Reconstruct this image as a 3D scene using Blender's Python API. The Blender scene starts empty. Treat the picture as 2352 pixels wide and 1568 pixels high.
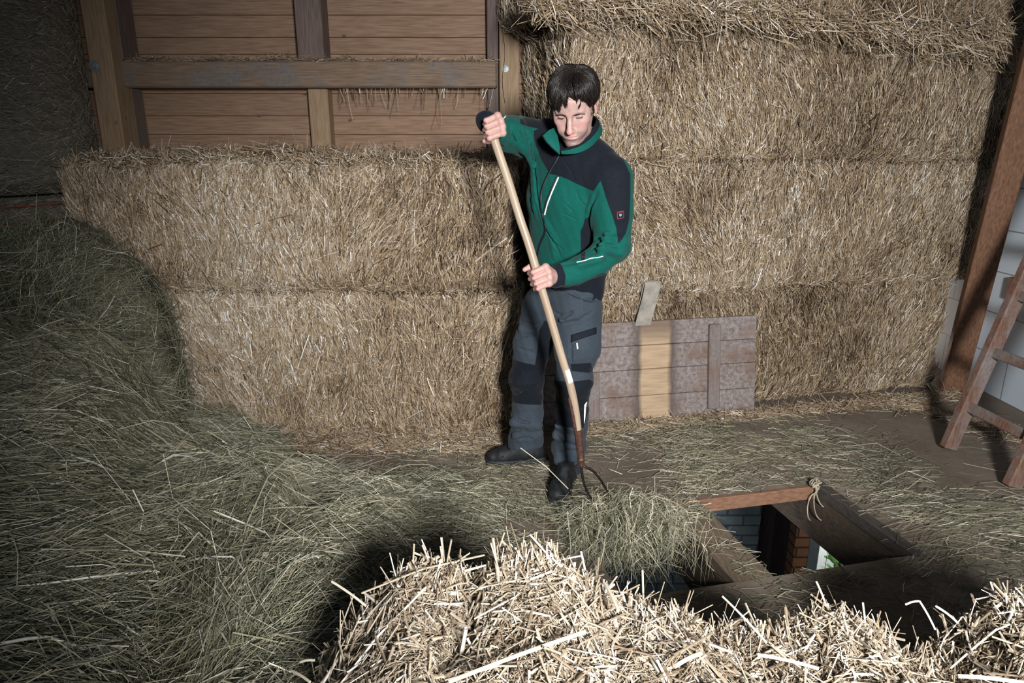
import bpy, math, random
import numpy as np
from mathutils import Vector, Matrix
from mathutils.bvhtree import BVHTree

SC = bpy.context.scene
COL = SC.collection
rng = np.random.default_rng(7)
V3 = lambda *a: np.array(a, dtype=np.float64)

# ------------------------------------------------------------------ camera model (2352x1568, 24 mm)
FPX = 1568.0
TH = math.radians(15.8)
CAMZ = 1.475
ST, CT = math.sin(TH), math.cos(TH)

def ray(px, py):
    u = (px - 1176.0) / FPX
    v = (784.0 - py) / FPX
    return V3(u, CT + v * ST, -ST + v * CT)

def W(px, py, Y):                      # point of the place at distance Y in front of the camera
    d = ray(px, py)
    t = Y / d[1]
    return V3(d[0] * t, Y, CAMZ + d[2] * t)

def FL(px, py, z=0.0):                 # point on a level plane
    d = ray(px, py)
    t = (z - CAMZ) / d[2]
    return V3(d[0] * t, d[1] * t, z)

def proj(P):
    P = np.asarray(P)
    x = P[:, 0]; y = P[:, 1]; z = P[:, 2] - CAMZ
    dep = y * CT - z * ST
    return np.stack([1176 + FPX * x / dep, 784 - FPX * (y * ST + z * CT) / dep], 1)

def unit(v):
    v = np.asarray(v, dtype=np.float64)
    return v / (np.linalg.norm(v, axis=-1, keepdims=True) + 1e-12)

# ------------------------------------------------------------------ tagging
def tag(o, label=None, cat=None, group=None, kind=None):
    if label: o['label'] = label
    if cat: o['category'] = cat
    if group: o['group'] = group
    if kind: o['kind'] = kind
    return o

def empty(name, loc=(0, 0, 0)):
    o = bpy.data.objects.new(name, None)
    o.location = loc
    o.empty_display_size = 0.1
    COL.objects.link(o)
    return o

class MB:
    """collects quads/tris with a per-vertex 'rnd' value and material slots"""
    def __init__(s):
        s.v = []; s.q = []; s.t = []; s.r = []; s.qm = []; s.tm = []; s.n = 0
    def add(s, v, q=None, t=None, rnd=0.5, mat=0):
        v = np.asarray(v, dtype=np.float64).reshape(-1, 3)
        s.v.append(v)
        r = np.full(len(v), rnd) if np.isscalar(rnd) else np.asarray(rnd).reshape(-1)
        s.r.append(r)
        if q is not None and len(q):
            q = np.asarray(q, dtype=np.int64).reshape(-1, 4)
            s.q.append(q + s.n); s.qm.append(np.full(len(q), mat))
        if t is not None and len(t):
            t = np.asarray(t, dtype=np.int64).reshape(-1, 3)
            s.t.append(t + s.n); s.tm.append(np.full(len(t), mat))
        s.n += len(v)
        return s
    def box(s, c, ax, half, rnd=0.5, mat=0, bev=0.0):
        """oriented box, axes as rows of ax; edges bevelled"""
        ax = np.asarray(ax, dtype=np.float64); h = np.asarray(half, dtype=np.float64)
        b = min(bev if bev > 0 else 0.0, h.min() * 0.9)
        if b <= 0:
            L = np.array([[sx, sy, sz] for sx in (-1, 1) for sy in (-1, 1) for sz in (-1, 1)]) * h
            q = [[0, 1, 3, 2], [4, 6, 7, 5], [0, 4, 5, 1], [2, 3, 7, 6], [0, 2, 6, 4], [1, 5, 7, 3]]
            s.add(np.asarray(c) + L @ ax, q, rnd=rnd, mat=mat); return s
        # chamfered box: 24 verts (3 per corner)
        L = []; idx = {}
        for sx in (-1, 1):
            for sy in (-1, 1):
                for sz in (-1, 1):
                    sg = np.array([sx, sy, sz])
                    for k in range(3):
                        p = sg * (h - b); p = p.astype(float); p[k] = sg[k] * h[k]
                        idx[(sx, sy, sz, k)] = len(L); L.append(p)
        q = []; t = []
        for k in range(3):
            a, bb = (k + 1) % 3, (k + 2) % 3
            for sg in (-1, 1):
                f = []
                for (sa, sb) in ((-1, -1), (1, -1), (1, 1), (-1, 1)):
                    key = [0, 0, 0]; key[k] = sg; key[a] = sa; key[bb] = sb
                    f.append(idx[(*key, k)])
                q.append(f if sg > 0 else f[::-1])
            for sa in (-1, 1):
                for sb in (-1, 1):
                    k0 = [0, 0, 0]; k0[a] = sa; k0[bb] = sb
                    k0[k] = -1; c0 = tuple(k0); k0[k] = 1; c1 = tuple(k0)
                    f = [idx[(*c0, a)], idx[(*c1, a)], idx[(*c1, bb)], idx[(*c0, bb)]]
                    q.append(f if sa * sb < 0 else f[::-1])
        for sx in (-1, 1):
            for sy in (-1, 1):
                for sz in (-1, 1):
                    f = [idx[(sx, sy, sz, k)] for k in range(3)]
                    t.append(f if sx * sy * sz > 0 else f[::-1])
        s.add(np.asarray(c) + np.array(L) @ ax, q, t, rnd=rnd, mat=mat)
        return s
    def beam(s, p0, p1, w, th, side=None, rnd=0.5, mat=0, bev=0.004):
        """bar from p0 to p1; w along 'side', th across"""
        p0 = np.asarray(p0, float); p1 = np.asarray(p1, float)
        d = unit(p1 - p0)
        sd = np.asarray(side if side is not None else (1, 0, 0), float)
        sd = unit(sd - d * (sd @ d)); n = np.cross(d, sd)
        s.box((p0 + p1) / 2, [d, sd, n], [np.linalg.norm(p1 - p0) / 2, w / 2, th / 2], rnd=rnd, mat=mat, bev=bev)
        return s
    def tube(s, pts, rad, sides=10, rnd=0.5, mat=0, cap=True, flat=None):
        P = np.asarray(pts, float); n = len(P)
        R = np.full(n, rad) if np.isscalar(rad) else np.asarray(rad, float)
        T = unit(np.gradient(P, axis=0))
        a = np.cross(T[0], (0, 0, 1.0))
        if np.linalg.norm(a) < 1e-3: a = np.cross(T[0], (1.0, 0, 0))
        a = unit(a); A = []
        for i in range(n):
            a = unit(a - T[i] * (a @ T[i])); A.append(a)
        A = np.array(A); B = np.cross(T, A)
        if flat is not None:
            fn = np.asarray(flat, float)
            B = unit(fn - T * (T @ fn)[:, None]); A = np.cross(B, T)
        th = np.arange(sides) / sides * 2 * math.pi
        ca, sa = np.cos(th), np.sin(th)
        ex = 1.0 if flat is None else 0.35
        v = P[:, None] + R[:, None, None] * (ca[None, :, None] * A[:, None] + ex * sa[None, :, None] * B[:, None])
        i = np.arange(n - 1)[:, None]; j = np.arange(sides)[None]
        j2 = (j + 1) % sides
        q = np.stack([i * sides + j, i * sides + j2, (i + 1) * sides + j2, (i + 1) * sides + j], -1).reshape(-1, 4)
        s.add(v, q, rnd=rnd, mat=mat)
        if cap:
            for (e, fl) in ((0, True), (n - 1, False)):
                vv = np.vstack([v[e], P[e][None]])
                t = [[k, (k + 1) % sides, sides] for k in range(sides)]
                if fl: t = [x[::-1] for x in t]
                s.add(vv, None, t, rnd=rnd, mat=mat)
        return s
    def lathe(s, c, ax, prof, sides=24, rnd=0.5, mat=0):
        """prof: list of (radius, height) along ax from c"""
        ax = unit(ax); a = unit(np.cross(ax, (0.3, 0.9, 0.2))); b = np.cross(ax, a)
        th = np.arange(sides) / sides * 2 * math.pi
        v = np.array([[np.asarray(c) + ax * h + r * (math.cos(t) * a + math.sin(t) * b) for t in th] for r, h in prof])
        n = len(prof)
        q = [[i * sides + j, i * sides + (j + 1) % sides, (i + 1) * sides + (j + 1) % sides, (i + 1) * sides + j]
             for i in range(n - 1) for j in range(sides)]
        s.add(v, q, rnd=rnd, mat=mat)
        return s
    def build(s, name, mats, parent=None, smooth=False, origin=None, extra=None):
        V = np.concatenate(s.v); R = np.concatenate(s.r)
        Q = np.concatenate(s.q) if s.q else np.zeros((0, 4), np.int64)
        T = np.concatenate(s.t) if s.t else np.zeros((0, 3), np.int64)
        QM = np.concatenate(s.qm) if s.qm else np.zeros(0); TM = np.concatenate(s.tm) if s.tm else np.zeros(0)
        org = np.zeros(3)
        if origin is not None: org = np.asarray(origin, float)
        me = bpy.data.meshes.new(name)
        me.vertices.add(len(V)); me.vertices.foreach_set('co', (V - org).astype(np.float32).ravel())
        li = np.concatenate([Q.ravel(), T.ravel()]).astype(np.int32)
        me.loops.add(len(li)); me.loops.foreach_set('vertex_index', li)
        me.polygons.add(len(Q) + len(T))
        st = np.concatenate([np.arange(len(Q)) * 4, len(Q) * 4 + np.arange(len(T)) * 3]).astype(np.int32)
        me.polygons.foreach_set('loop_start', st)
        me.polygons.foreach_set('material_index', np.concatenate([QM, TM]).astype(np.int32))
        me.polygons.foreach_set('use_smooth', np.full(len(Q) + len(T), bool(smooth)))
        me.update(calc_edges=True)
        a = me.attributes.new('rnd', 'FLOAT', 'POINT'); a.data.foreach_set('value', R.astype(np.float32))
        if extra:
            for k, arr in extra.items():
                a = me.attributes.new(k, 'FLOAT', 'POINT'); a.data.foreach_set('value', np.asarray(arr, np.float32))
        for m in (mats if isinstance(mats, (list, tuple)) else [mats]): me.materials.append(m)
        o = bpy.data.objects.new(name, me)
        COL.objects.link(o)
        if parent is not None:
            o.parent = parent
            pw = np.array(parent.location)
            if parent.parent is not None: pw = pw + np.array(parent.parent.location)
            o.location = org - pw
        else:
            o.location = org
        return o

def strands(mb, P, D, L, R, rnd, bend=0.15, segs=2, sides=3, mat=1, seed=1, droop=None, taper=0.0, kink=0.0):
    """thin stalks centred at P along D; L length, R radius"""
    r = np.random.default_rng(seed)
    n = len(P)
    D = unit(D)
    a = unit(np.cross(D, unit(r.normal(size=(n, 3)))))
    b = np.cross(D, a)
    s = np.linspace(-0.5, 0.5, segs + 1)
    bn = (bend * r.normal(size=n) * L)[:, None, None]
    C = P[:, None] + D[:, None] * (s[None, :, None] * L[:, None, None]) + a[:, None] * bn * ((1 - 4 * s * s)[None, :, None])
    if segs > 2:
        b2 = (0.5 * bend * r.normal(size=n) * L)[:, None, None]
        C = C + b[:, None] * b2 * np.sin(s * 2 * math.pi)[None, :, None]
    if droop is not None:
        C[:, :, 2] -= (droop * L * L)[:, None] * (4 * s * s)[None]
    th = np.arange(sides) / sides * 2 * math.pi
    off = (np.cos(th)[None, :, None] * a[:, None] + np.sin(th)[None, :, None] * b[:, None])
    tp = 1 - taper * (s + 0.5)
    v = C[:, :, None] + off[:, None] * (R[:, None] * tp[None])[:, :, None, None]
    m = segs + 1
    i = np.arange(segs)[:, None]; j = np.arange(sides)[None]; j2 = (j + 1) % sides
    q1 = np.stack([i * sides + j, i * sides + j2, (i + 1) * sides + j2, (i + 1) * sides + j], -1).reshape(-1, 4)
    q = (np.arange(n)[:, None, None] * (m * sides) + q1[None]).reshape(-1, 4)
    mb.add(v.reshape(-1, 3), q, rnd=np.repeat(rnd, m * sides), mat=mat)

# smooth value noise from sines (cheap, deterministic)
_K = np.random.default_rng(3).normal(size=(24, 3)); _PH = np.random.default_rng(4).uniform(0, 6.28, 24)
def snoise(P, scale=1.0, n=8, off=0):
    P = np.asarray(P); o = np.zeros(P.shape[:-1])
    for i in range(n):
        k = _K[(i + off) % 24] * scale
        o += np.sin(P @ k + _PH[(i * 5 + off) % 24])
    return o / math.sqrt(n)

# ------------------------------------------------------------------ signed-distance modelling
def roundcone(a, b, r1, r2, sq=None):
    a = np.asarray(a, float); b = np.asarray(b, float)
    if sq is not None:
        n, s = unit(sq[0]), sq[1]
    ba = b - a; l2 = ba @ ba
    if sq is not None:
        ba = ba + (1 / s - 1) * (ba @ n) * n; l2 = ba @ ba
    rr = r1 - r2; a2 = max(l2 - rr * rr, 1e-9); il2 = 1 / l2
    def f(P):
        pa = P - a
        if sq is not None: pa = pa + (1 / s - 1) * (pa @ n)[..., None] * n
        y = pa @ ba; z = y - l2
        t = pa * l2 - ba * y[..., None]
        x2 = (t * t).sum(-1); y2 = y * y * l2; z2 = z * z * l2
        k = np.sign(rr) * rr * rr * x2
        d = (np.sqrt(x2 * a2 * il2) + y * rr) * il2 - r1
        d = np.where(np.sign(y) * a2 * y2 < k, np.sqrt(x2 + y2) * il2 - r1, d)
        d = np.where(np.sign(z) * a2 * z2 > k, np.sqrt(x2 + z2) * il2 - r2, d)
        return d * (min(1, s) if sq is not None else 1)
    m = max(r1, r2) * (max(1, sq[1]) if sq is not None else 1)
    return f, np.minimum(a, b) - m, np.maximum(a, b) + m

def ellipsoid(c, r, M=None):
    c = np.asarray(c, float); r = np.asarray(r, float)
    M = np.eye(3) if M is None else np.asarray(M, float)    # columns = axes
    def f(P):
        q = (P - c) @ M
        k0 = np.sqrt(((q / r) ** 2).sum(-1)); k1 = np.sqrt(((q / (r * r)) ** 2).sum(-1)) + 1e-9
        return k0 * (k0 - 1) / k1
    e = np.sqrt(((M * r[None]) ** 2).sum(1))
    return f, c - e, c + e

class Sdf:
    def __init__(s): s.ops = []
    def u(s, prim, k=0.02): s.ops.append(('u', prim, k)); return s
    def s_(s, prim, k=0.01): s.ops.append(('s', prim, k)); return s
    def cone(s, a, b, r1, r2, k=0.02, sq=None): return s.u(roundcone(a, b, r1, r2, sq), k)
    def ell(s, c, r, k=0.02, M=None): return s.u(ellipsoid(c, r, M), k)
    def cut(s, a, b, r1, r2, k=0.006, sq=None): return s.s_(roundcone(a, b, r1, r2, sq), k)
    def chain(s, pts, rs, k=0.02, sq=None):
        for i in range(len(pts) - 1): s.cone(pts[i], pts[i + 1], rs[i], rs[i + 1], k, sq)
        return s
    def bounds(s):
        lo = np.min([o[1][1] for o in s.ops if o[0] == 'u'], 0); hi = np.max([o[1][2] for o in s.ops if o[0] == 'u'], 0)
        return lo, hi
    def grid(s, xs, ys, zs, h):
        F = np.full((len(xs), len(ys), len(zs)), 9.0, np.float32)
        for mode, (f, lo, hi), k in s.ops:
            m = k + 3.5 * h
            sl = []
            for ax, g in zip(range(3), (xs, ys, zs)):
                i0 = np.searchsorted(g, lo[ax] - m); i1 = np.searchsorted(g, hi[ax] + m)
                sl.append(slice(i0, i1))
            if any(q.stop <= q.start for q in sl): continue
            sl = tuple(sl)
            P = np.stack(np.meshgrid(xs[sl[0]], ys[sl[1]], zs[sl[2]], indexing='ij'), -1)
            d = f(P); c = F[sl]
            if mode == 'u':
                hh = np.clip(0.5 + 0.5 * (d - c) / k, 0, 1)
                F[sl] = d * (1 - hh) + c * hh - k * hh * (1 - hh)
            else:
                e = -d
                hh = np.clip(0.5 - 0.5 * (e - c) / k, 0, 1)
                F[sl] = e * (1 - hh) + c * hh + k * hh * (1 - hh)
        return F
    def mesh(s, h, disp=None, slab=48):
        lo, hi = s.bounds(); lo = lo - 4 * h; hi = hi + 4 * h
        n = np.ceil((hi - lo) / h).astype(int) + 1
        xs = lo[0] + h * np.arange(n[0]); ys = lo[1] + h * np.arange(n[1]); zs = lo[2] + h * np.arange(n[2])
        KV = []; VV = []; QQ = []
        cor = np.array([[i, j, k] for i in (0, 1) for j in (0, 1) for k in (0, 1)])
        edges = [(a, b) for a in range(8) for b in range(a + 1, 8) if np.abs(cor[a] - cor[b]).sum() == 1]
        key = lambda i, j, k: i + n[0] * (j + n[1] * k)
        k0 = 0
        while k0 < n[2] - 1:
            k1 = min(k0 + slab, n[2] - 2)            # cells k0..k1
            zz = zs[k0:k1 + 2]
            F = s.grid(xs, ys, zz, h)
            if disp is not None:
                near = np.abs(F) < 0.03
                I = np.nonzero(near)
                P = np.stack([xs[I[0]], ys[I[1]], zz[I[2]]], -1)
                F[I] += disp(P).astype(np.float32)
            S = F < 0
            cnt = sum(S[c[0]:S.shape[0] - 1 + c[0], c[1]:S.shape[1] - 1 + c[1], c[2]:S.shape[2] - 1 + c[2]].astype(np.int8) for c in cor)
            I, J, K = np.nonzero((cnt > 0) & (cnt < 8))
            if len(I):
                vals = np.stack([F[I + c[0], J + c[1], K + c[2]] for c in cor], 1)
                acc = np.zeros((len(I), 3)); num = np.zeros(len(I))
                for a, b in edges:
                    va, vb = vals[:, a], vals[:, b]
                    cr = (va < 0) != (vb < 0)
                    t = np.where(cr, va / np.where(cr, va - vb, 1), 0)
                    acc += np.where(cr[:, None], cor[a] + (cor[b] - cor[a]) * t[:, None], 0); num += cr
                p = acc / num[:, None] + np.stack([I, J, K + k0], 1)
                KV.append(key(I, J, K + k0)); VV.append(lo + p * h)
            for ax in range(3):
                o1, o2 = [(1, 2), (2, 0), (0, 1)][ax]
                sa = [slice(None)] * 3; sb = [slice(None)] * 3
                sa[ax] = slice(0, -1); sb[ax] = slice(1, None)
                A, B = S[tuple(sa)], S[tuple(sb)]
                C = np.array(np.nonzero(A != B)).T
                if not len(C): continue
                ok = (C[:, o1] >= 1) & (C[:, o2] >= 1) & (C[:, o1] < S.shape[o1] - 1) & (C[:, o2] < S.shape[o2] - 1)
                if ax == 2 and k0 > 0: ok &= C[:, 2] >= 1
                C = C[ok]
                if not len(C): continue
                inside = A[tuple(C.T)]
                def cell(d1, d2):
                    c = C.copy(); c[:, o1] += d1; c[:, o2] += d2
                    return key(c[:, 0], c[:, 1], c[:, 2] + k0)
                q = np.stack([cell(-1, -1), cell(0, -1), cell(0, 0), cell(-1, 0)], 1)
                q[~inside] = q[~inside][:, ::-1]
                QQ.append(q)
            if k1 >= n[2] - 2: break
            k0 = k1
        kk = np.concatenate(KV); vv = np.concatenate(VV); qq = np.concatenate(QQ)
        uq, ix = np.unique(kk, return_index=True)
        return vv[ix], np.searchsorted(uq, qq)

def sdf_obj(sd, h, name, mats, parent=None, disp=None, attrs=None, smooth_iter=1):
    V, Q = sd.mesh(h, disp)
    for _ in range(smooth_iter):             # light Laplacian relax
        A = np.zeros_like(V); c = np.zeros(len(V))
        for a, b in ((0, 1), (1, 2), (2, 3), (3, 0)):
            np.add.at(A, Q[:, a], V[Q[:, b]]); np.add.at(c, Q[:, a], 1)
            np.add.at(A, Q[:, b], V[Q[:, a]]); np.add.at(c, Q[:, b], 1)
        V = 0.5 * V + 0.5 * A / np.maximum(c, 1)[:, None]
    mb = MB(); mb.add(V, Q)
    ex = attrs(V, vnormals(V, Q)) if attrs else None
    return mb.build(name, mats, parent, smooth=True, extra=ex), V, Q

def vnormals(V, Q):
    fn = np.cross(V[Q[:, 2]] - V[Q[:, 0]], V[Q[:, 3]] - V[Q[:, 1]])
    N = np.zeros_like(V)
    for a in range(4): np.add.at(N, Q[:, a], fn)
    return unit(N)

def bvh(V, Q): return BVHTree.FromPolygons(V.tolist(), Q.tolist())

def hit(tree, px, py):
    d = Vector(ray(px, py)).normalized()
    r = tree.ray_cast(Vector((0, 0, CAMZ)), d)
    if r[0] is None:
        # nearest surface to the ray's point at person depth
        p = W(px, py, 2.7); r = tree.find_nearest(Vector(p))
    return np.array(r[0]), np.array(r[1])

def on_surface(tree, pix, n=None, lift=0.0):
    """polyline of pixels -> points on a surface, resampled"""
    pix = np.asarray(pix, float)
    if n:
        t = np.concatenate([[0], np.cumsum(np.linalg.norm(np.diff(pix, axis=0), axis=1))])
        s = np.linspace(0, t[-1], n)
        pix = np.stack([np.interp(s, t, pix[:, 0]), np.interp(s, t, pix[:, 1])], 1)
    P = []; N = []
    for p in pix:
        a, b = hit(tree, *p)
        if b @ ray(*p) > 0: b = -b
        P.append(a + b * lift); N.append(b)
    return np.array(P), np.array(N)

def poly_sd(p, poly):
    """signed distance in pixels, positive inside"""
    poly = np.asarray(poly, float); n = len(poly)
    d = np.full(len(p), 1e9); ins = np.zeros(len(p), bool)
    for i in range(n):
        a, b = poly[i], poly[(i + 1) % n]
        e = b - a; w = p - a
        t = np.clip((w @ e) / (e @ e + 1e-9), 0, 1)
        d = np.minimum(d, np.linalg.norm(w - t[:, None] * e, axis=1))
        c = (a[1] <= p[:, 1]) != (b[1] <= p[:, 1])
        x = a[0] + (p[:, 1] - a[1]) / (b[1] - a[1] + 1e-12) * (b[0] - a[0])
        ins ^= c & (p[:, 0] < x)
    return np.where(ins, d, -d)

def ribbon(mb, P, N, w, th=0.0012, rnd=0.5, mat=0):
    """flat strip lying on a surface: centre line P, normals N, half-width w, thickness th"""
    P = np.asarray(P); n = len(P)
    T = unit(np.gradient(P, axis=0)); S = unit(np.cross(T, N)); N = np.cross(S, T)
    w = np.full(n, w) if np.isscalar(w) else np.asarray(w)
    v = np.stack([P - S * w[:, None], P - S * w[:, None] * 0.8 + N * th, P + S * w[:, None] * 0.8 + N * th, P + S * w[:, None]], 1)
    q = [[i * 4 + k, i * 4 + k + 1, i * 4 + 4 + k + 1, i * 4 + 4 + k] for i in range(n - 1) for k in range(3)]
    mb.add(v, q, rnd=rnd, mat=mat)

# ------------------------------------------------------------------ materials
def new_mat(name):
    m = bpy.data.materials.new(name); m.use_nodes = True
    nt = m.node_tree
    return m, nt, nt.nodes['Principled BSDF']

def N(nt, kind, **kw):
    n = nt.nodes.new(kind)
    for k, v in kw.items():
        if k in n.inputs.keys(): n.inputs[k].default_value = v
        else: setattr(n, k, v)
    return n

def ramp(nt, fac, stops):
    r = nt.nodes.new('ShaderNodeValToRGB')
    e = r.color_ramp.elements
    while len(e) < len(stops): e.new(0.5)
    for i, (p, c) in enumerate(stops):
        e[i].position = p; e[i].color = (*c, 1) if len(c) == 3 else c
    nt.links.new(fac, r.inputs[0])
    return r.outputs[0]

def mix(nt, fac, a, b, mode='MIX'):
    m = nt.nodes.new('ShaderNodeMix'); m.data_type = 'RGBA'; m.blend_type = mode
    for s, x in ((0, fac), (6, a), (7, b)):
        if isinstance(x, (int, float)): m.inputs[s].default_value = x
        elif isinstance(x, tuple): m.inputs[s].default_value = (*x, 1)
        else: nt.links.new(x, m.inputs[s])
    return m.outputs[2]

def noise(nt, scale, detail=4, rough=0.55, stretch=None, coord='Object', dist=0.0):
    tc = nt.nodes.new('ShaderNodeTexCoord'); src = tc.outputs[coord]
    if stretch:
        mp = nt.nodes.new('ShaderNodeMapping'); mp.inputs['Scale'].default_value = stretch
        nt.links.new(src, mp.inputs['Vector']); src = mp.outputs[0]
    t = N(nt, 'ShaderNodeTexNoise'); t.inputs['Scale'].default_value = scale
    t.inputs['Detail'].default_value = detail; t.inputs['Roughness'].default_value = rough
    t.inputs['Distortion'].default_value = dist
    nt.links.new(src, t.inputs['Vector'])
    return t.outputs['Fac']

def attr(nt, name):
    a = nt.nodes.new('ShaderNodeAttribute'); a.attribute_name = name
    return a.outputs['Fac']

def mrange(nt, x, a, b, c=0.0, d=1.0):
    m = nt.nodes.new('ShaderNodeMapRange')
    nt.links.new(x, m.inputs[0])
    for i, v in zip((1, 2, 3, 4), (a, b, c, d)): m.inputs[i].default_value = v
    return m.outputs[0]

def bump(nt, bs, h, strength=0.3, dist=0.01):
    b = nt.nodes.new('ShaderNodeBump'); b.inputs['Strength'].default_value = strength; b.inputs['Distance'].default_value = dist
    nt.links.new(h, b.inputs['Height']); nt.links.new(b.outputs[0], bs.inputs['Normal'])

def setc(nt, bs, c):
    if isinstance(c, tuple): bs.inputs['Base Color'].default_value = (*c, 1)
    else: nt.links.new(c, bs.inputs['Base Color'])

def plain(name, c, rough=0.6, metal=0.0, var=0.15, scale=30, spec=0.5, bmp=0.0):
    m, nt, bs = new_mat(name)
    n = noise(nt, scale)
    lo = tuple(x * (1 - var) for x in c); hi = tuple(min(1, x * (1 + var)) for x in c)
    setc(nt, bs, ramp(nt, n, [(0.3, lo), (0.7, hi)]))
    bs.inputs['Roughness'].default_value = rough; bs.inputs['Metallic'].default_value = metal
    bs.inputs['Specular IOR Level'].default_value = spec
    if bmp: bump(nt, bs, noise(nt, scale * 3), bmp, 0.004)
    return m

def straw_mat(name, stops, rough=0.42, spec=0.5):
    g = lambda c: tuple(0.86 * x + 0.14 * (0.3 * c[0] + 0.6 * c[1] + 0.1 * c[2]) for x in c)
    stops = [(p, g(c)) for p, c in stops]
    m, nt, bs = new_mat(name)
    c = ramp(nt, attr(nt, 'rnd'), stops)
    n = noise(nt, 220, 2)
    c = mix(nt, 0.35, c, ramp(nt, n, [(0.3, (0.6, 0.6, 0.6)), (0.7, (1.0, 1.0, 1.0))]), 'MULTIPLY')
    setc(nt, bs, c)
    bs.inputs['Roughness'].default_value = rough; bs.inputs['Specular IOR Level'].default_value = spec
    return m

def wood(name, dark, mid, light, axis=0, scale=6.0, grey=0.0, gcol=(0.25, 0.24, 0.24), rough=0.7, knots=True, rndw=0.35, spec=0.3):
    """grain along axis; per-board tone from 'rnd'"""
    m, nt, bs = new_mat(name)
    st = [14.0, 14.0, 14.0]; st[axis] = 0.9
    tc = nt.nodes.new('ShaderNodeTexCoord')
    off = nt.nodes.new('ShaderNodeVectorMath'); off.operation = 'SCALE'
    cmb = nt.nodes.new('ShaderNodeCombineXYZ')
    a = attr(nt, 'rnd')
    for i in range(3): nt.links.new(a, cmb.inputs[i])
    nt.links.new(cmb.outputs[0], off.inputs[0]); off.inputs['Scale'].default_value = 17.0
    ad = nt.nodes.new('ShaderNodeVectorMath'); ad.operation = 'ADD'
    nt.links.new(tc.outputs['Object'], ad.inputs[0]); nt.links.new(off.outputs[0], ad.inputs[1])
    mp = nt.nodes.new('ShaderNodeMapping'); mp.inputs['Scale'].default_value = st
    nt.links.new(ad.outputs[0], mp.inputs[0])
    g = N(nt, 'ShaderNodeTexNoise'); g.inputs['Scale'].default_value = 1.0 * scale / 6; g.inputs['Detail'].default_value = 3
    g.inputs['Distortion'].default_value = 0.6
    nt.links.new(mp.outputs[0], g.inputs['Vector'])
    # rings out of the stretched noise
    mm = nt.nodes.new('ShaderNodeMath'); mm.operation = 'MULTIPLY'; mm.inputs[1].default_value = 9.0
    nt.links.new(g.outputs['Fac'], mm.inputs[0])
    sn = nt.nodes.new('ShaderNodeMath'); sn.operation = 'SINE'
    m2 = nt.nodes.new('ShaderNodeMath'); m2.operation = 'MULTIPLY'; m2.inputs[1].default_value = 6.28
    nt.links.new(mm.outputs[0], m2.inputs[0]); nt.links.new(m2.outputs[0], sn.inputs[0])
    ring = mrange(nt, sn.outputs[0], -1, 1)
    f = N(nt, 'ShaderNodeTexNoise'); f.inputs['Scale'].default_value = 9.0; f.inputs['Detail'].default_value = 5
    nt.links.new(mp.outputs[0], f.inputs['Vector'])
    c = ramp(nt, f.outputs['Fac'], [(0.25, dark), (0.5, mid), (0.78, light)])
    c = mix(nt, 0.22, c, ramp(nt, ring, [(0.0, (0.55, 0.5, 0.46)), (0.5, (1, 1, 1))]), 'MULTIPLY')
    c = mix(nt, rndw, c, ramp(nt, a, [(0, (0.6, 0.58, 0.56)), (0.5, (0.9, 0.9, 0.9)), (1, (1.25, 1.2, 1.12))]), 'MULTIPLY')
    if knots:
        mk = nt.nodes.new('ShaderNodeMapping'); ks = [8.0, 8.0, 8.0]; ks[axis] = 5.0
        mk.inputs['Scale'].default_value = ks; nt.links.new(ad.outputs[0], mk.inputs[0])
        vo = N(nt, 'ShaderNodeTexVoronoi'); vo.inputs['Scale'].default_value = 1.0; vo.inputs['Randomness'].default_value = 1.0
        nt.links.new(mk.outputs[0], vo.inputs['Vector'])
        c = mix(nt, mrange(nt, vo.outputs['Distance'], 0.03, 0.10, 0.85, 0.0), c, tuple(x * 0.35 for x in dark))
    if grey > 0:
        gn = noise(nt, 5.5, 6, 0.65)
        c = mix(nt, mrange(nt, gn, 0.5 - grey * 0.35, 0.72 - grey * 0.35, 0, 0.85), c,
                ramp(nt, noise(nt, 70, 4), [(0.3, tuple(x * 0.6 for x in gcol)), (0.7, gcol)]))
    setc(nt, bs, c)
    bs.inputs['Roughness'].default_value = rough; bs.inputs['Specular IOR Level'].default_value = spec
    bump(nt, bs, f.outputs['Fac'], 0.25, 0.004)
    return m

M = {}
STRAW = [(0.0, (0.05, 0.030, 0.016)), (0.2, (0.19, 0.122, 0.067)), (0.4, (0.36, 0.252, 0.145)), (0.5, (0.43, 0.325, 0.222)), (0.6, (0.50, 0.355, 0.18)), (0.72, (0.58, 0.455, 0.31)), (0.9, (0.74, 0.66, 0.53)), (1.0, (0.96, 0.94, 0.90))]
M['straw'] = straw_mat('straw', STRAW)
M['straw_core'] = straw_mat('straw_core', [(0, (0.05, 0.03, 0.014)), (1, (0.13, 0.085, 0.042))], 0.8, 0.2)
M['chaff'] = straw_mat('pale_chaff', [(0, (0.12, 0.082, 0.05)), (1, (0.40, 0.31, 0.21))], 0.8, 0.2)
M['straw_new'] = straw_mat('fresh_straw', [(0.0, (0.045, 0.027, 0.015)), (0.25, (0.155, 0.104, 0.062)), (0.5, (0.29, 0.22, 0.145)), (0.78, (0.47, 0.39, 0.28)), (0.93, (0.62, 0.56, 0.45)), (1.0, (0.84, 0.82, 0.76))], 0.4)
HAY = [(0.0, (0.022, 0.028, 0.017)), (0.25, (0.088, 0.102, 0.062)), (0.5, (0.205, 0.198, 0.122)), (0.72, (0.375, 0.338, 0.21)), (0.9, (0.54, 0.49, 0.34)), (1.0, (0.78, 0.78, 0.69))]
M['hay'] = straw_mat('hay', HAY, 0.45)
M['hay_core'] = straw_mat('hay_core', [(0, (0.024, 0.027, 0.012)), (1, (0.055, 0.056, 0.026))], 0.9, 0.1)
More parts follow.
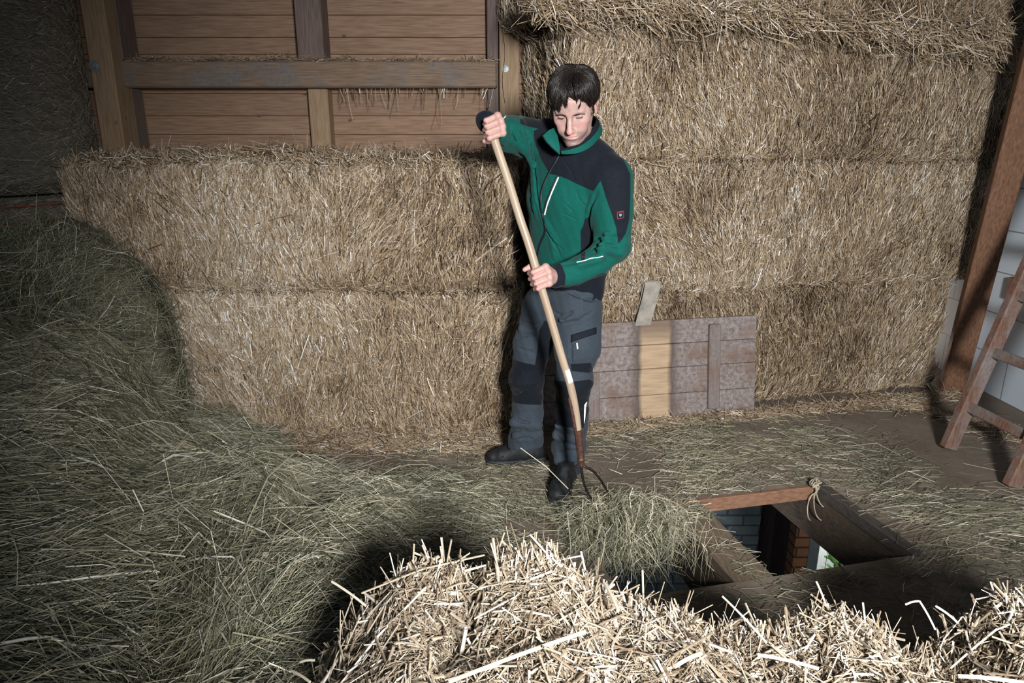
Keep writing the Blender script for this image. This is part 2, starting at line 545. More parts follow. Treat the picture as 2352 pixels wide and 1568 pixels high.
M['old_hay'] = straw_mat('netted_hay', [(0.0, (0.12, 0.105, 0.075)), (0.5, (0.32, 0.29, 0.22)), (0.85, (0.50, 0.465, 0.38)), (1.0, (0.72, 0.72, 0.68))], 0.6)
M['boards'] = wood('plank_wall_pine', (0.205, 0.122, 0.078), (0.285, 0.182, 0.122), (0.36, 0.245, 0.172), 0)
M['beam'] = wood('old_beam', (0.13, 0.085, 0.058), (0.21, 0.145, 0.10), (0.29, 0.205, 0.145), 0, grey=0.12, gcol=(0.17, 0.175, 0.185))
M['post_old'] = wood('dark_stud', (0.10, 0.07, 0.06), (0.15, 0.11, 0.10), (0.2, 0.155, 0.14), 2, knots=False)
M['post_new'] = wood('light_post', (0.23, 0.152, 0.088), (0.325, 0.225, 0.14), (0.40, 0.29, 0.188), 2)
M['brown'] = wood('brown_timber', (0.11, 0.055, 0.032), (0.19, 0.098, 0.058), (0.26, 0.145, 0.088), 2, knots=False)
M['ladder'] = wood('ladder_wood', (0.10, 0.052, 0.036), (0.17, 0.09, 0.062), (0.24, 0.14, 0.10), 2, knots=False, grey=0.2)
M['hatch_wood'] = wood('hatch_joist', (0.055, 0.042, 0.033), (0.09, 0.068, 0.052), (0.13, 0.10, 0.078), 1, knots=False)  # colour taken darker to stand for the shade inside the hatch
M['dark_batten'] = wood('dark_batten', (0.04, 0.035, 0.033), (0.065, 0.057, 0.052), (0.10, 0.086, 0.076), 1, knots=False)
M['lit_joist_top'] = wood('lit_joist_top', (0.10, 0.076, 0.054), (0.155, 0.118, 0.085), (0.2, 0.155, 0.115), 1, knots=False)  # lighter copy of the hatch wood, light on the joist top put into colour
M['red_wood'] = wood('red_board', (0.15, 0.078, 0.048), (0.22, 0.118, 0.074), (0.29, 0.17, 0.112), 0, knots=False)
def handle_mat():
    m, nt, bs = new_mat('ash_handle')
    cx = nt.nodes.new('ShaderNodeCombineXYZ')
    for i, nm in enumerate(('gu', 'gc', 'gs')): nt.links.new(attr(nt, nm), cx.inputs[i])
    t = N(nt, 'ShaderNodeTexNoise'); t.inputs['Scale'].default_value = 1.0; t.inputs['Detail'].default_value = 4; t.inputs['Distortion'].default_value = 0.4
    nt.links.new(cx.outputs[0], t.inputs['Vector'])
    sn = nt.nodes.new('ShaderNodeMath'); sn.operation = 'MULTIPLY'; sn.inputs[1].default_value = 34.0; nt.links.new(t.outputs['Fac'], sn.inputs[0])
    s2 = nt.nodes.new('ShaderNodeMath'); s2.operation = 'SINE'; nt.links.new(sn.outputs[0], s2.inputs[0])
    c = ramp(nt, t.outputs['Fac'], [(0.3, (0.28, 0.21, 0.15)), (0.7, (0.42, 0.335, 0.25))])
    c = mix(nt, mrange(nt, s2.outputs[0], 0.55, 1.0, 0.0, 0.45), c, (0.235, 0.15, 0.095))
    setc(nt, bs, c); bs.inputs['Roughness'].default_value = 0.42
    return m
M['handle_wood'] = handle_mat()
M['steel'] = plain('dark_steel', (0.07, 0.055, 0.055), 0.35, 0.85, 0.4, 90)
M['rust'] = plain('rusty_socket', (0.13, 0.065, 0.05), 0.55, 0.6, 0.5, 120, bmp=0.2)
M['zinc'] = plain('zinc', (0.26, 0.30, 0.32), 0.5, 0.5, 0.25, 60)
M['white'] = plain('white_label', (0.85, 0.85, 0.82), 0.5, 0, 0.05)
M['reflect'] = plain('reflective_white', (0.9, 0.92, 0.92), 0.3, 0, 0.05)
M['black'] = plain('black_rubber', (0.012, 0.013, 0.015), 0.5, 0, 0.3)
M['leather'] = plain('boot_leather', (0.007, 0.009, 0.011), 0.7, 0, 0.5, 40, bmp=0.15)
M['sole'] = plain('boot_sole', (0.012, 0.015, 0.017), 0.7, 0, 0.4, 40)
M['strap'] = plain('grey_strap', (0.30, 0.275, 0.245), 0.8, 0, 0.25, 25, bmp=0.2)
M['twine'] = plain('pale_twine', (0.36, 0.32, 0.24), 0.8, 0, 0.3)
M['red_twine'] = plain('red_twine', (0.36, 0.07, 0.055), 0.6, 0, 0.2)
M['navy'] = plain('navy_fleece', (0.0075, 0.0105, 0.017), 0.85, 0, 0.25, 250, 0.2, 0.25)
M['zip'] = plain('black_zip', (0.010, 0.013, 0.02), 0.5, 0, 0.3, 300)
M['red'] = plain('red_logo', (0.26, 0.045, 0.045), 0.6, 0, 0.1)
M['pale'] = plain('pale_logo', (0.24, 0.25, 0.31), 0.6, 0, 0.1)

def blockwall():
    m, nt, bs = new_mat('aerated_block')
    tc = nt.nodes.new('ShaderNodeTexCoord'); mp = nt.nodes.new('ShaderNodeMapping')
    mp.inputs['Rotation'].default_value = (math.pi / 2, 0, math.pi / 2)
    sx = nt.nodes.new('ShaderNodeSeparateXYZ'); cx = nt.nodes.new('ShaderNodeCombineXYZ')
    nt.links.new(tc.outputs['Object'], sx.inputs[0])
    nt.links.new(sx.outputs[1], cx.inputs[0]); nt.links.new(sx.outputs[2], cx.inputs[1])
    b = nt.nodes.new('ShaderNodeTexBrick'); nt.links.new(cx.outputs[0], b.inputs['Vector'])
    b.inputs['Scale'].default_value = 1.0; b.inputs['Brick Width'].default_value = 0.6; b.inputs['Row Height'].default_value = 0.25
    b.inputs['Mortar Size'].default_value = 0.004; b.inputs['Color1'].default_value = (0.54, 0.64, 0.74, 1)
    b.inputs['Color2'].default_value = (0.60, 0.70, 0.80, 1); b.inputs['Mortar'].default_value = (0.22, 0.23, 0.25, 1)
    st = noise(nt, 3.0, 5, 0.6)
    c = mix(nt, mrange(nt, st, 0.62, 0.74, 0, 0.5), b.outputs['Color'], (0.27, 0.28, 0.30))
    setc(nt, bs, c); bs.inputs['Roughness'].default_value = 0.9
    bump(nt, bs, b.outputs['Fac'], -0.4, 0.004)
    return m
M['block'] = blockwall()

def brick(name, c1, c2, mo, w=0.25, h=0.085):
    m, nt, bs = new_mat(name)
    tc = nt.nodes.new('ShaderNodeTexCoord')
    sx = nt.nodes.new('ShaderNodeSeparateXYZ'); cx = nt.nodes.new('ShaderNodeCombineXYZ')
    nt.links.new(tc.outputs['Object'], sx.inputs[0])
    nt.links.new(sx.outputs[0], cx.inputs[0]); nt.links.new(sx.outputs[2], cx.inputs[1])
    b = nt.nodes.new('ShaderNodeTexBrick'); nt.links.new(cx.outputs[0], b.inputs['Vector'])
    b.inputs['Scale'].default_value = 1.0; b.inputs['Brick Width'].default_value = w; b.inputs['Row Height'].default_value = h
    b.inputs['Mortar Size'].default_value = 0.008; b.inputs['Color1'].default_value = (*c1, 1)
    b.inputs['Color2'].default_value = (*c2, 1); b.inputs['Mortar'].default_value = (*mo, 1)
    c = mix(nt, 0.5, b.outputs['Color'], ramp(nt, noise(nt, 14, 5), [(0.3, (0.5, 0.5, 0.5)), (0.7, (1, 1, 1))]), 'MULTIPLY')
    setc(nt, bs, c); bs.inputs['Roughness'].default_value = 0.8
    bump(nt, bs, b.outputs['Fac'], -0.6, 0.01)
    return m
M['brick_grey'] = brick('grey_painted_brick', (0.085, 0.11, 0.125), (0.12, 0.15, 0.165), (0.04, 0.05, 0.058))
M['brick_red'] = brick('orange_brick', (0.42, 0.19, 0.09), (0.50, 0.24, 0.12), (0.08, 0.06, 0.05))

def floor_mat():
    m, nt, bs = new_mat('dusty_floor')
    a = noise(nt, 2.2, 6, 0.6); b = noise(nt, 45, 5, 0.7)
    c = ramp(nt, a, [(0.3, (0.135, 0.108, 0.085)), (0.55, (0.20, 0.165, 0.135)), (0.75, (0.27, 0.23, 0.195))])
    c = mix(nt, 0.5, c, ramp(nt, b, [(0.3, (0.6, 0.58, 0.55)), (0.7, (1.1, 1.08, 1.05))]), 'MULTIPLY')
    setc(nt, bs, c); bs.inputs['Roughness'].default_value = 0.85; bs.inputs['Specular IOR Level'].default_value = 0.2
    bump(nt, bs, b, 0.2, 0.005)
    return m
M['floor'] = floor_mat()

def trapdoor_mat():
    """weathered grey boards, a pale strip where a strap board used to lie (local x 0..1 across)"""
    m, nt, bs = new_mat('trapdoor_boards')
    tc = nt.nodes.new('ShaderNodeTexCoord'); sx = nt.nodes.new('ShaderNodeSeparateXYZ'); nt.links.new(tc.outputs['Object'], sx.inputs[0])
    mp = nt.nodes.new('ShaderNodeMapping'); mp.inputs['Scale'].default_value = (1.2, 10, 12); nt.links.new(tc.outputs['Object'], mp.inputs[0])
    g = N(nt, 'ShaderNodeTexNoise'); g.inputs['Scale'].default_value = 5; g.inputs['Detail'].default_value = 5; nt.links.new(mp.outputs[0], g.inputs['Vector'])
    brown = ramp(nt, g.outputs['Fac'], [(0.3, (0.13, 0.085, 0.068)), (0.7, (0.215, 0.15, 0.12))])
    dust = ramp(nt, noise(nt, 42, 6, 0.75), [(0.38, (0.125, 0.10, 0.095)), (0.54, (0.26, 0.225, 0.215)), (0.72, (0.36, 0.325, 0.315))])
    # dust lies in blotches away from the rim
    bl = noise(nt, 4.5, 4, 0.6)
    c = mix(nt, mrange(nt, bl, 0.36, 0.5, 0.05, 0.92), brown, dust)
    # pale strip
    wob = nt.nodes.new('ShaderNodeMath'); wob.operation = 'MULTIPLY_ADD'; nt.links.new(noise(nt, 9, 3), wob.inputs[0]); wob.inputs[1].default_value = 0.035
    nt.links.new(sx.outputs[0], wob.inputs[2])
    def band(x0, x1, s):
        a = mrange(nt, wob.outputs[0], x0 - s, x0 + s); b = mrange(nt, wob.outputs[0], x1 - s, x1 + s, 1, 0)
        mu = nt.nodes.new('ShaderNodeMath'); mu.operation = 'MULTIPLY'; nt.links.new(a, mu.inputs[0]); nt.links.new(b, mu.inputs[1]); return mu.outputs[0]
    edge = band(-0.105, 0.135, 0.035); core = band(-0.072, 0.102, 0.012)
    c = mix(nt, edge, c, (0.085, 0.06, 0.055))
    pale = ramp(nt, g.outputs['Fac'], [(0.25, (0.33, 0.22, 0.135)), (0.6, (0.47, 0.345, 0.225))])
    tp = mrange(nt, sx.outputs[2], 0.43, 0.53, 1, 0.3)
    mu = nt.nodes.new('ShaderNodeMath'); mu.operation = 'MULTIPLY'; nt.links.new(core, mu.inputs[0]); nt.links.new(tp, mu.inputs[1])
    c = mix(nt, mu.outputs[0], c, pale)
    setc(nt, bs, c); bs.inputs['Roughness'].default_value = 0.75
    bump(nt, bs, g.outputs['Fac'], 0.2, 0.003)
    return m
M['trapdoor'] = trapdoor_mat()
M['batten'] = wood('trapdoor_batten', (0.12, 0.085, 0.072), (0.19, 0.135, 0.115), (0.25, 0.19, 0.165), 2, knots=False, grey=0.3)

def cloth(name, base, navy, bscale=700):
    m, nt, bs = new_mat(name)
    k = mrange(nt, attr(nt, 'navy'), -0.7, 0.7)
    n = noise(nt, 130, 3)
    b1 = ramp(nt, n, [(0.3, tuple(x * 0.88 for x in base)), (0.7, tuple(x * 1.1 for x in base))])
    b2 = ramp(nt, n, [(0.3, tuple(x * 0.85 for x in navy)), (0.7, tuple(x * 1.15 for x in navy))])
    c = mix(nt, k, b1, b2)
    setc(nt, bs, c); bs.inputs['Roughness'].default_value = 0.85; bs.inputs['Specular IOR Level'].default_value = 0.15
    bs.inputs['Sheen Weight'].default_value = 0.05
    bump(nt, bs, noise(nt, bscale, 2), 0.12, 0.002)
    return m
GREEN = (0.0020, 0.076, 0.061)
M['jacket'] = cloth('green_fleece', GREEN, (0.0062, 0.0088, 0.0145))
M['green'] = plain('green_collar', (0.004, 0.092, 0.074), 0.85, 0, 0.15, 250, 0.2)
M['trousers'] = cloth('slate_canvas', (0.036, 0.048, 0.063), (0.0062, 0.0088, 0.0138))

def skin_mat():
    m, nt, bs = new_mat('skin')
    n = noise(nt, 60, 3)
    c = ramp(nt, n, [(0.3, (0.36, 0.222, 0.196)), (0.7, (0.44, 0.288, 0.257))])
    c = mix(nt, attr(nt, 'red'), c, (0.56, 0.245, 0.215))
    st = noise(nt, 500, 2, 0.8)
    sm = nt.nodes.new('ShaderNodeMath'); sm.operation = 'MULTIPLY'; nt.links.new(attr(nt, 'stubble'), sm.inputs[0])
    nt.links.new(mrange(nt, st, 0.35, 0.65, 0.35, 0.9), sm.inputs[1])
    c = mix(nt, sm.outputs[0], c, (0.16, 0.115, 0.10))
    c = mix(nt, attr(nt, 'brow'), c, (0.045, 0.03, 0.026))
    setc(nt, bs, c); bs.inputs['Roughness'].default_value = 0.58
    bs.inputs['Subsurface Weight'].default_value = 0.12
    bs.inputs['Subsurface Radius'].default_value = (0.012, 0.004, 0.002)
    bump(nt, bs, noise(nt, 420, 2), 0.08, 0.001)
    return m
M['skin'] = skin_mat()
def hair_mat():
    m, nt, bs = new_mat('dark_hair')
    setc(nt, bs, ramp(nt, attr(nt, 'rnd'), [(0, (0.006, 0.0045, 0.004)), (1, (0.022, 0.016, 0.014))]))
    bs.inputs['Roughness'].default_value = 0.36; bs.inputs['Specular IOR Level'].default_value = 0.42
    return m
M['hair'] = hair_mat()
def emit(name, c, s):
    m, nt, bs = new_mat(name); bs.inputs['Emission Color'].default_value = (*c, 1); bs.inputs['Emission Strength'].default_value = s
    bs.inputs['Base Color'].default_value = (*c, 1); return m
M['hedge'] = plain('hedge_leaves', (0.16, 0.38, 0.08), 0.6, 0, 0.6, 12)
M['frame'] = plain('grey_window_frame', (0.22, 0.27, 0.28), 0.5, 0, 0.1)
M['pane_wall'] = plain('white_render', (0.8, 0.83, 0.85), 0.8, 0, 0.05)
def glass():
    m, nt, bs = new_mat('window_glass'); bs.inputs['Transmission Weight'].default_value = 1.0; bs.inputs['Roughness'].default_value = 0.02
    bs.inputs['Base Color'].default_value = (0.95, 1, 0.98, 1); bs.inputs['IOR'].default_value = 1.45; return m
M['glass'] = glass()

# ------------------------------------------------------------------ hatch frame
HA = math.radians(13.0)
E1 = V3(math.cos(HA), math.sin(HA), 0); E2 = V3(-math.sin(HA), math.cos(HA), 0); E3 = V3(0, 0, 1)
NR = V3(1.516, 2.227, 0)
HX0, HX1, HB0, HB1 = -1.16, 0.0, 0.03, 0.605
def H(a, b, z=0.0): return NR + E1 * a + E2 * b + E3 * z
def to_h(P): d = np.asarray(P)[:, :2] - NR[:2]; return d @ E1[:2], d @ E2[:2]
def hbox(mb, a0, a1, b0, b1, z0, z1, **k):
    mb.box(H((a0 + a1) / 2, (b0 + b1) / 2, (z0 + z1) / 2), [E1, E2, E3], [(a1 - a0) / 2, (b1 - b0) / 2, (z1 - z0) / 2], **k)

def build_room():
    mb = MB()
    A0, A1, B0, B1 = -5.6, 2.0, -3.2, 3.6
    for (a0, a1, b0, b1) in ((A0, HX0, B0, B1), (HX1, A1, B0, B1), (HX0, HX1, B0, HB0), (HX0, HX1, HB1, B1)):
        hbox(mb, a0, a1, b0, b1, -0.045, 0.0)
    tag(mb.build('floor', M['floor']), kind='structure')
    # joists under the floor that line the hatch
    for nm, (a0, a1, b0, b1) in (('trim_1', (HX1 + 0.005, HX1 + 0.11, HB0 - 0.5, HB1 + 0.6)), ('trim_2', (HX0 - 0.11, HX0 - 0.005, HB0 - 0.5, HB1 + 0.6))):
        mb = MB(); hbox(mb, a0, a1, b0, b1, -0.27, -0.047, bev=0.004)
        tag(mb.build(nm, M['hatch_wood']), kind='structure')
    # joist across the hatch
    mb = MB(); hbox(mb, -0.735, -0.58, HB0 - 0.02, HB1 + 0.02, -0.25, -0.05, bev=0.005)
    hbox(mb, -0.735, -0.58, HB0 + 0.001, HB1 - 0.001, -0.05, -0.004, bev=0.004, mat=1)
    tag(mb.build('floor_joist', [M['hatch_wood'], M['lit_joist_top']], origin=H(-0.65, 0.3, -0.25)),
        'brown timber joist crossing the open floor hatch, dusted with hay', 'joist')
    # reddish board at the far edge
    mb = MB(); hbox(mb, HX0 - 0.02, HX1 - 0.0, HB1 - 0.022, HB1 - 0.002, -0.06, 0.004, bev=0.003)
    tag(mb.build('edge_board', M['red_wood'], origin=H(-0.58, HB1, -0.06)),
        'reddish board along the far edge of the floor hatch', 'board')
    # dark worn batten on the right rim
    mb = MB(); hbox(mb, HX1 - 0.004, HX1 + 0.045, HB0 - 0.01, HB1 + 0.03, -0.045, 0.012, bev=0.006)
    tag(mb.build('rim_batten', M['dark_batten'], origin=H(0.02, 0.3, 0)),
        'dark worn batten along the right rim of the floor hatch', 'batten')
    # twine hanging at the far right corner
    mb = MB()
    c = H(-0.03, HB1 - 0.04, 0.02)
    for k, (dx, dz, l) in enumerate(((-0.012, -0.05, 0.15), (0.010, -0.03, 0.17), (0.02, -0.02, 0.12))):
        p = [c + V3(0.015 * math.sin(t * 7 + k) + dx * t * 2, -0.03 * t, 0.03 * (1 - t) - l * t - 0.02 * math.sin(t * 9 + k)) for t in np.linspace(0, 1, 14)]
        mb.tube(p, 0.0028, 6)
    for k in range(5):
        p = [c + V3(0.02 * math.cos(t * 6 + k), 0.02 * math.sin(t * 5 + 2 * k), 0.012 + 0.012 * math.sin(t * 8 + k)) for t in np.linspace(0, 1, 10)]
        mb.tube(p, 0.003, 6)
    tag(mb.build('twine', M['twine'], smooth=True, origin=c), 'frayed pale twine hanging into the far right corner of the hatch', 'twine')

    # ---- back wall of planks
    mb = MB(); z = 0.0
    r = np.random.default_rng(11)
    while z < 3.3:
        h = r.uniform(0.105, 0.135)
        if abs(z - 2.03) < 0.03: h = 0.095
        brk = [-3.9, 0.14]
        for x0, x1 in zip(brk[:-1], brk[1:]):
            mb.box(((x0 + x1) / 2, 4.52, z + h / 2), np.eye(3), ((x1 - x0) / 2 - 0.0006, 0.02, h / 2 - 0.0012), rnd=r.uniform(0.25, 0.85), bev=0.0022)
        z += h
    mb.box((-1.9, 4.56, 1.65), np.eye(3), (2.05, 0.015, 1.65), rnd=0.1)
    tag(mb.build('wall_back', M['boards']), kind='structure')
    mb = MB(); mb.box((1.6, 5.5, 1.65), np.eye(3), (1.5, 0.03, 1.65), rnd=0.3)
    tag(mb.build('wall_back_right', M['post_old']), kind='structure')
    mb = MB(); mb.box((-3.93, 2.2, 1.65), np.eye(3), (0.03, 2.4, 1.65), rnd=0.3)
    tag(mb.build('wall_left', M['boards']), kind='structure')
    # ---- right wall of aerated blocks
    mb = MB(); mb.box((3.07, 3.2, 0.99), np.eye(3), (0.10, 2.35, 0.99), bev=0.003)
    tag(mb.build('wall_right', M['block']), kind='structure')

    # ---- timber frame
    def post(name, px0, px1, Yf, z0, z1, th, mat, label, cat='post', rnd=0.5, ref=170, parent=None):
        a = W(px0, ref, Yf); b = W(px1, ref, Yf)
        m = MB(); m.box(((a[0] + b[0]) / 2, Yf + th / 2, (z0 + z1) / 2), np.eye(3), (abs(b[0] - a[0]) / 2, th / 2, (z1 - z0) / 2), rnd=rnd, bev=0.006)
        o = m.build(name, mat, parent, origin=((a[0] + b[0]) / 2, Yf + th / 2, z0))
        return tag(o, label, cat)
    ZT = W(600, 139, 4.30)[2]; ZB = W(600, 201, 4.30)[2]
    xr = W(1141, 170, 4.30)[0]
    mb = MB(); mb.box(((-3.85 + xr) / 2, 4.395, (ZT + ZB) / 2), np.eye(3), ((xr + 3.85) / 2, 0.095, (ZT - ZB) / 2), bev=0.01)
    o = tag(mb.build('timber_beam', M['beam'], origin=(-1.9, 4.395, ZB)), 'long weathered horizontal beam across the plank wall, straw lying on top', 'beam')
    p = post('timber_post', 208, 262, 4.20, 0.0, 3.3, 0.30, M['post_new'], 'light brown upright post in front of the beam at left, with bolt', rnd=0.35)
    c = W(217, 152, 4.198)
    m = MB(); m.lathe(c, (0, -1, 0), [(0.0, 0.0), (0.033, 0.0), (0.033, 0.004), (0.016, 0.005), (0.016, 0.016), (0.0, 0.017)], 18)
    m.build('bolt', M['zinc'], p, origin=c)
    post('timber_stud', 264, 288, 4.30, ZT, 3.3, 0.19, M['post_old'], 'narrow dark stud above the beam, tight beside the left post', 'stud')
    post('timber_stud', 264, 296, 4.36, 0.0, ZB, 0.13, M['beam'], 'narrow dark stud below the beam, tight beside the left post', 'stud', rnd=0.2)
    post('timber_stud', 687, 747, 4.33, ZT, 3.3, 0.165, M['post_old'], 'dark cracked upright stud above the beam in the middle of the plank wall', 'stud', rnd=0.6)
    post('timber_stud', 703, 749, 4.38, 0.0, ZB, 0.115, M['post_new'], 'pale new upright stud below the beam in the middle of the plank wall', 'stud', rnd=0.6)
    post('timber_stud', 1119, 1146, 4.40, 0.0, 3.3, 0.095, M['post_old'], 'dark upright stud at the right end of the beam', 'stud', rnd=0.2)
    p = post('timber_post', 1147, 1193, 4.34, 0.0, 3.3, 0.15, M['post_new'], 'light brown corner post between plank wall and tall straw stack', rnd=0.4)
    c = W(1161, 158, 4.338)
    m = MB(); m.lathe(c, (0, -1, 0), [(0.0, 0.0), (0.019, 0.0), (0.019, 0.003), (0.010, 0.004), (0.010, 0.012), (0.0, 0.013)], 18)
    m.build('bolt', M['zinc'], p, origin=c)
    m = MB()
    pts = [W(1158 + 3 * math.sin(k * 0.9), y, 4.315) for k, y in enumerate(np.linspace(-40, 236, 16))]
    m.tube(pts, 0.0022, 5)
    tag(m.build('cord', M['twine'], smooth=True, origin=pts[-1]), 'thin pale cord hanging down the corner post past its bolt', 'cord')

    # ---- right side: leaning plank, wall timber, ladder
    f = FL(2192, 893); f = V3(f[0] - 0.02, f[1], 0)
    top = W(2385, 120, 3.62); top[0] = min(top[0], 2.90)
    dirv = unit(top - f); pend = f + dirv * 2.3
    m = MB(); m.beam(f + V3(0, 0, 0.005), pend, 0.135, 0.06, side=(0.15, 0.95, 0.0) if False else (0.97, -0.25, 0), rnd=0.5, bev=0.004)
    tag(m.build('leaning_plank', M['brown'], origin=f), 'long brown plank leaning beside the white block wall', 'plank')
    a0 = W(2268, 644, 3.95); m = MB()
    z1 = W(2352, 628, 3.55)[2]; z0 = W(2352, 684, 3.55)[2]
    m.box((2.94, 2.9, 0.69), np.eye(3), (0.03, 1.05, 0.062), bev=0.004)
    tag(m.build('wall_timber', M['brown'], origin=(2.84, 2.9, 0.63)), 'horizontal brown timber fixed low along the white block wall', 'timber')

    r1 = FL(2176, 1034); r2 = FL(2322, 1122)
    t1 = W(2352, 640, 3.22)
    d1 = unit(t1 - (r1 + V3(0, 0, 0))); Ll = 2.55
    root = empty('ladder', (r1 + r2) / 2)
    tag(root, 'reddish brown wooden ladder leaning against the white block wall', 'ladder')
    cross = unit(r2 - r1)
    for q in (r1, r2):
        m = MB(); m.beam(q + V3(0, 0, 0.012), q + d1 * Ll, 0.048, 0.072, side=cross, rnd=rng.uniform(0.3, 0.7), bev=0.006); m.build('rail', M['ladder'], root, origin=q)
    for k in range(8):
        s = 0.245 + 0.29 * k
        m = MB(); m.beam(r1 + d1 * s + cross * 0.01, r2 + d1 * s - cross * 0.01, 0.05, 0.026, side=d1, rnd=rng.uniform(0.2, 0.8), bev=0.004)
        m.build('rung', M['ladder'], root, origin=r1 + d1 * s)

    # ---- room below, seen through the hatch
    m = MB(); m.box((0.2, 4.66, -1.45), np.eye(3), (1.68, 0.06, 1.35)); tag(m.build('wall_below', M['brick_grey']), kind='structure')
    m = MB(); m.box((0.5, 4.3, -2.83), np.eye(3), (4.0, 2.8, 0.03)); tag(m.build('floor_below', M['floor']), kind='structure')
    m = MB(); m.box((2.20, 4.62, -1.45), np.eye(3), (0.055, 0.06, 1.35), bev=0.004)
    tag(m.build('brick_pillar', M['brick_red'], origin=(2.16, 4.62, -2.8)), 'orange brick pillar in the room below, seen through the hatch', 'pillar')
    m = MB(); m.box((1.6, 5.3, -1.45), np.eye(3), (0.75, 0.05, 1.35)); m.box((2.30, 5.0, -1.45), np.eye(3), (0.03, 0.33, 1.35)); tag(m.build('wall_passage', M['post_old']), kind='structure')
    w = empty('window_1', (2.62, 4.62, -2.1)); tag(w, 'tall window with grey frame in the room below the hatch', 'window', kind='structure')
    for x0 in (2.305, 2.66, 3.05):
        m = MB(); m.box((x0, 4.62, -1.35), np.eye(3), (0.02 if x0 > 2.4 else 0.042, 0.04, 0.95), bev=0.004); m.build('window_frame', M['frame'], w)
    for zz in (-2.3, -0.4):
        m = MB(); m.box((2.66, 4.62, zz), np.eye(3), (0.42, 0.05, 0.04), bev=0.004); m.build('window_frame', M['frame'], w)
    m = MB(); m.box((2.74, 4.62, -1.35), np.eye(3), (0.31, 0.004, 0.93)); m.build('window_pane', M['glass'], w)
    m = MB(); m.box((3.5, 4.66, -1.45), np.eye(3), (0.42, 0.06, 1.35)); tag(m.build('wall_below_right', M['brick_grey']), kind='structure')
    # outside the lower window
    m = MB(); r = np.random.default_rng(5); n = 2600
    P = np.stack([r.uniform(2.98, 3.4, n), r.uniform(5.3, 5.6, n), r.uniform(-2.75, -1.4, n)], 1)
    strands(m, P, r.normal(size=(n, 3)), r.uniform(0.06, 0.14, n), r.uniform(0.012, 0.03, n), r.uniform(0, 1, n), 0.2, 2, 3, 0, 9)
    tag(m.build('hedge', M['hedge'], origin=(3.0, 5.4, -2.8)), 'green shrub outside the lower window, seen through the hatch', 'shrub')
    m = MB(); m.box((3.3, 6.05, -1.4), np.eye(3), (1.3, 0.05, 1.4)); tag(m.build('wall_outside', M['pane_wall']), kind='structure')

# ------------------------------------------------------------------ straw bales
def tone(r, n, mean=0.5, sd=0.2, glint=0.05):
    t = np.clip(r.normal(mean, sd, n), 0, 0.93)
    g = r.random(n) < glint  # this share of stalks is coloured near white as painted glints
    t[g] = r.uniform(0.93, 1.0, g.sum())
    return t

class Bale:
    def __init__(s, O, ang, L, D, Hh, seed, lump=0.018, rr=0.06):
        a = math.radians(ang)
        s.ax = np.array([[math.cos(a), math.sin(a), 0], [-math.sin(a), math.cos(a), 0], [0, 0, 1.0]])
        s.O = np.asarray(O, float); s.h = np.array([L, D, Hh]) / 2; s.seed = seed; s.lump = lump; s.rr = rr
        s.c = s.O + s.h @ s.ax
    def surf(s, p):
        q = np.clip(p, -(s.h - s.rr), s.h - s.rr)
        n = unit(p - q)
        p2 = q + n * s.rr
        w = s.c + p2 @ s.ax
        nw = n @ s.ax
        d = s.lump * (0.7 * snoise(w, 9.0, 8, s.seed) + 0.45 * snoise(w, 26.0, 8, s.seed + 5))
        return w + nw * np.clip(d, -2.2 * s.lump, 1.8 * s.lump)[:, None], nw
    def face(s, f, n, r):
        """n random points on a face: 'front','back','left','right','top'"""
        u = r.uniform(-1, 1, (n, 2))
        p = np.zeros((n, 3))
        k, sg = {'front': (1, -1), 'left': (0, -1), 'right': (0, 1), 'top': (2, 1), 'bottom': (2, -1)}[f]
        o = [i for i in range(3) if i != k]
        p[:, k] = sg * s.h[k]; p[:, o[0]] = u[:, 0] * s.h[o[0]]; p[:, o[1]] = u[:, 1] * s.h[o[1]]
        return p
    def base(s, mb, step=0.05):
        for k in range(3):
            for sg in (-1, 1):
                o = [i for i in range(3) if i != k]
                nu = max(2, int(2 * s.h[o[0]] / step)); nv = max(2, int(2 * s.h[o[1]] / step))
                U, Vv = np.meshgrid(np.linspace(-1, 1, nu), np.linspace(-1, 1, nv), indexing='ij')
                p = np.zeros((nu * nv, 3)); p[:, k] = sg * s.h[k]
                p[:, o[0]] = U.ravel() * s.h[o[0]]; p[:, o[1]] = Vv.ravel() * s.h[o[1]]
                w, nn = s.surf(p)
                w = w - nn * 0.006
                i = np.arange(nu - 1)[:, None] * nv + np.arange(nv - 1)[None]
                q = np.stack([i, i + nv, i + nv + 1, i + 1], -1).reshape(-1, 4)
                if (k == 1) == (sg > 0): q = q[:, ::-1]
                mb.add(w, q, rnd=0.5 + 0.3 * snoise(w, 6.0), mat=0)

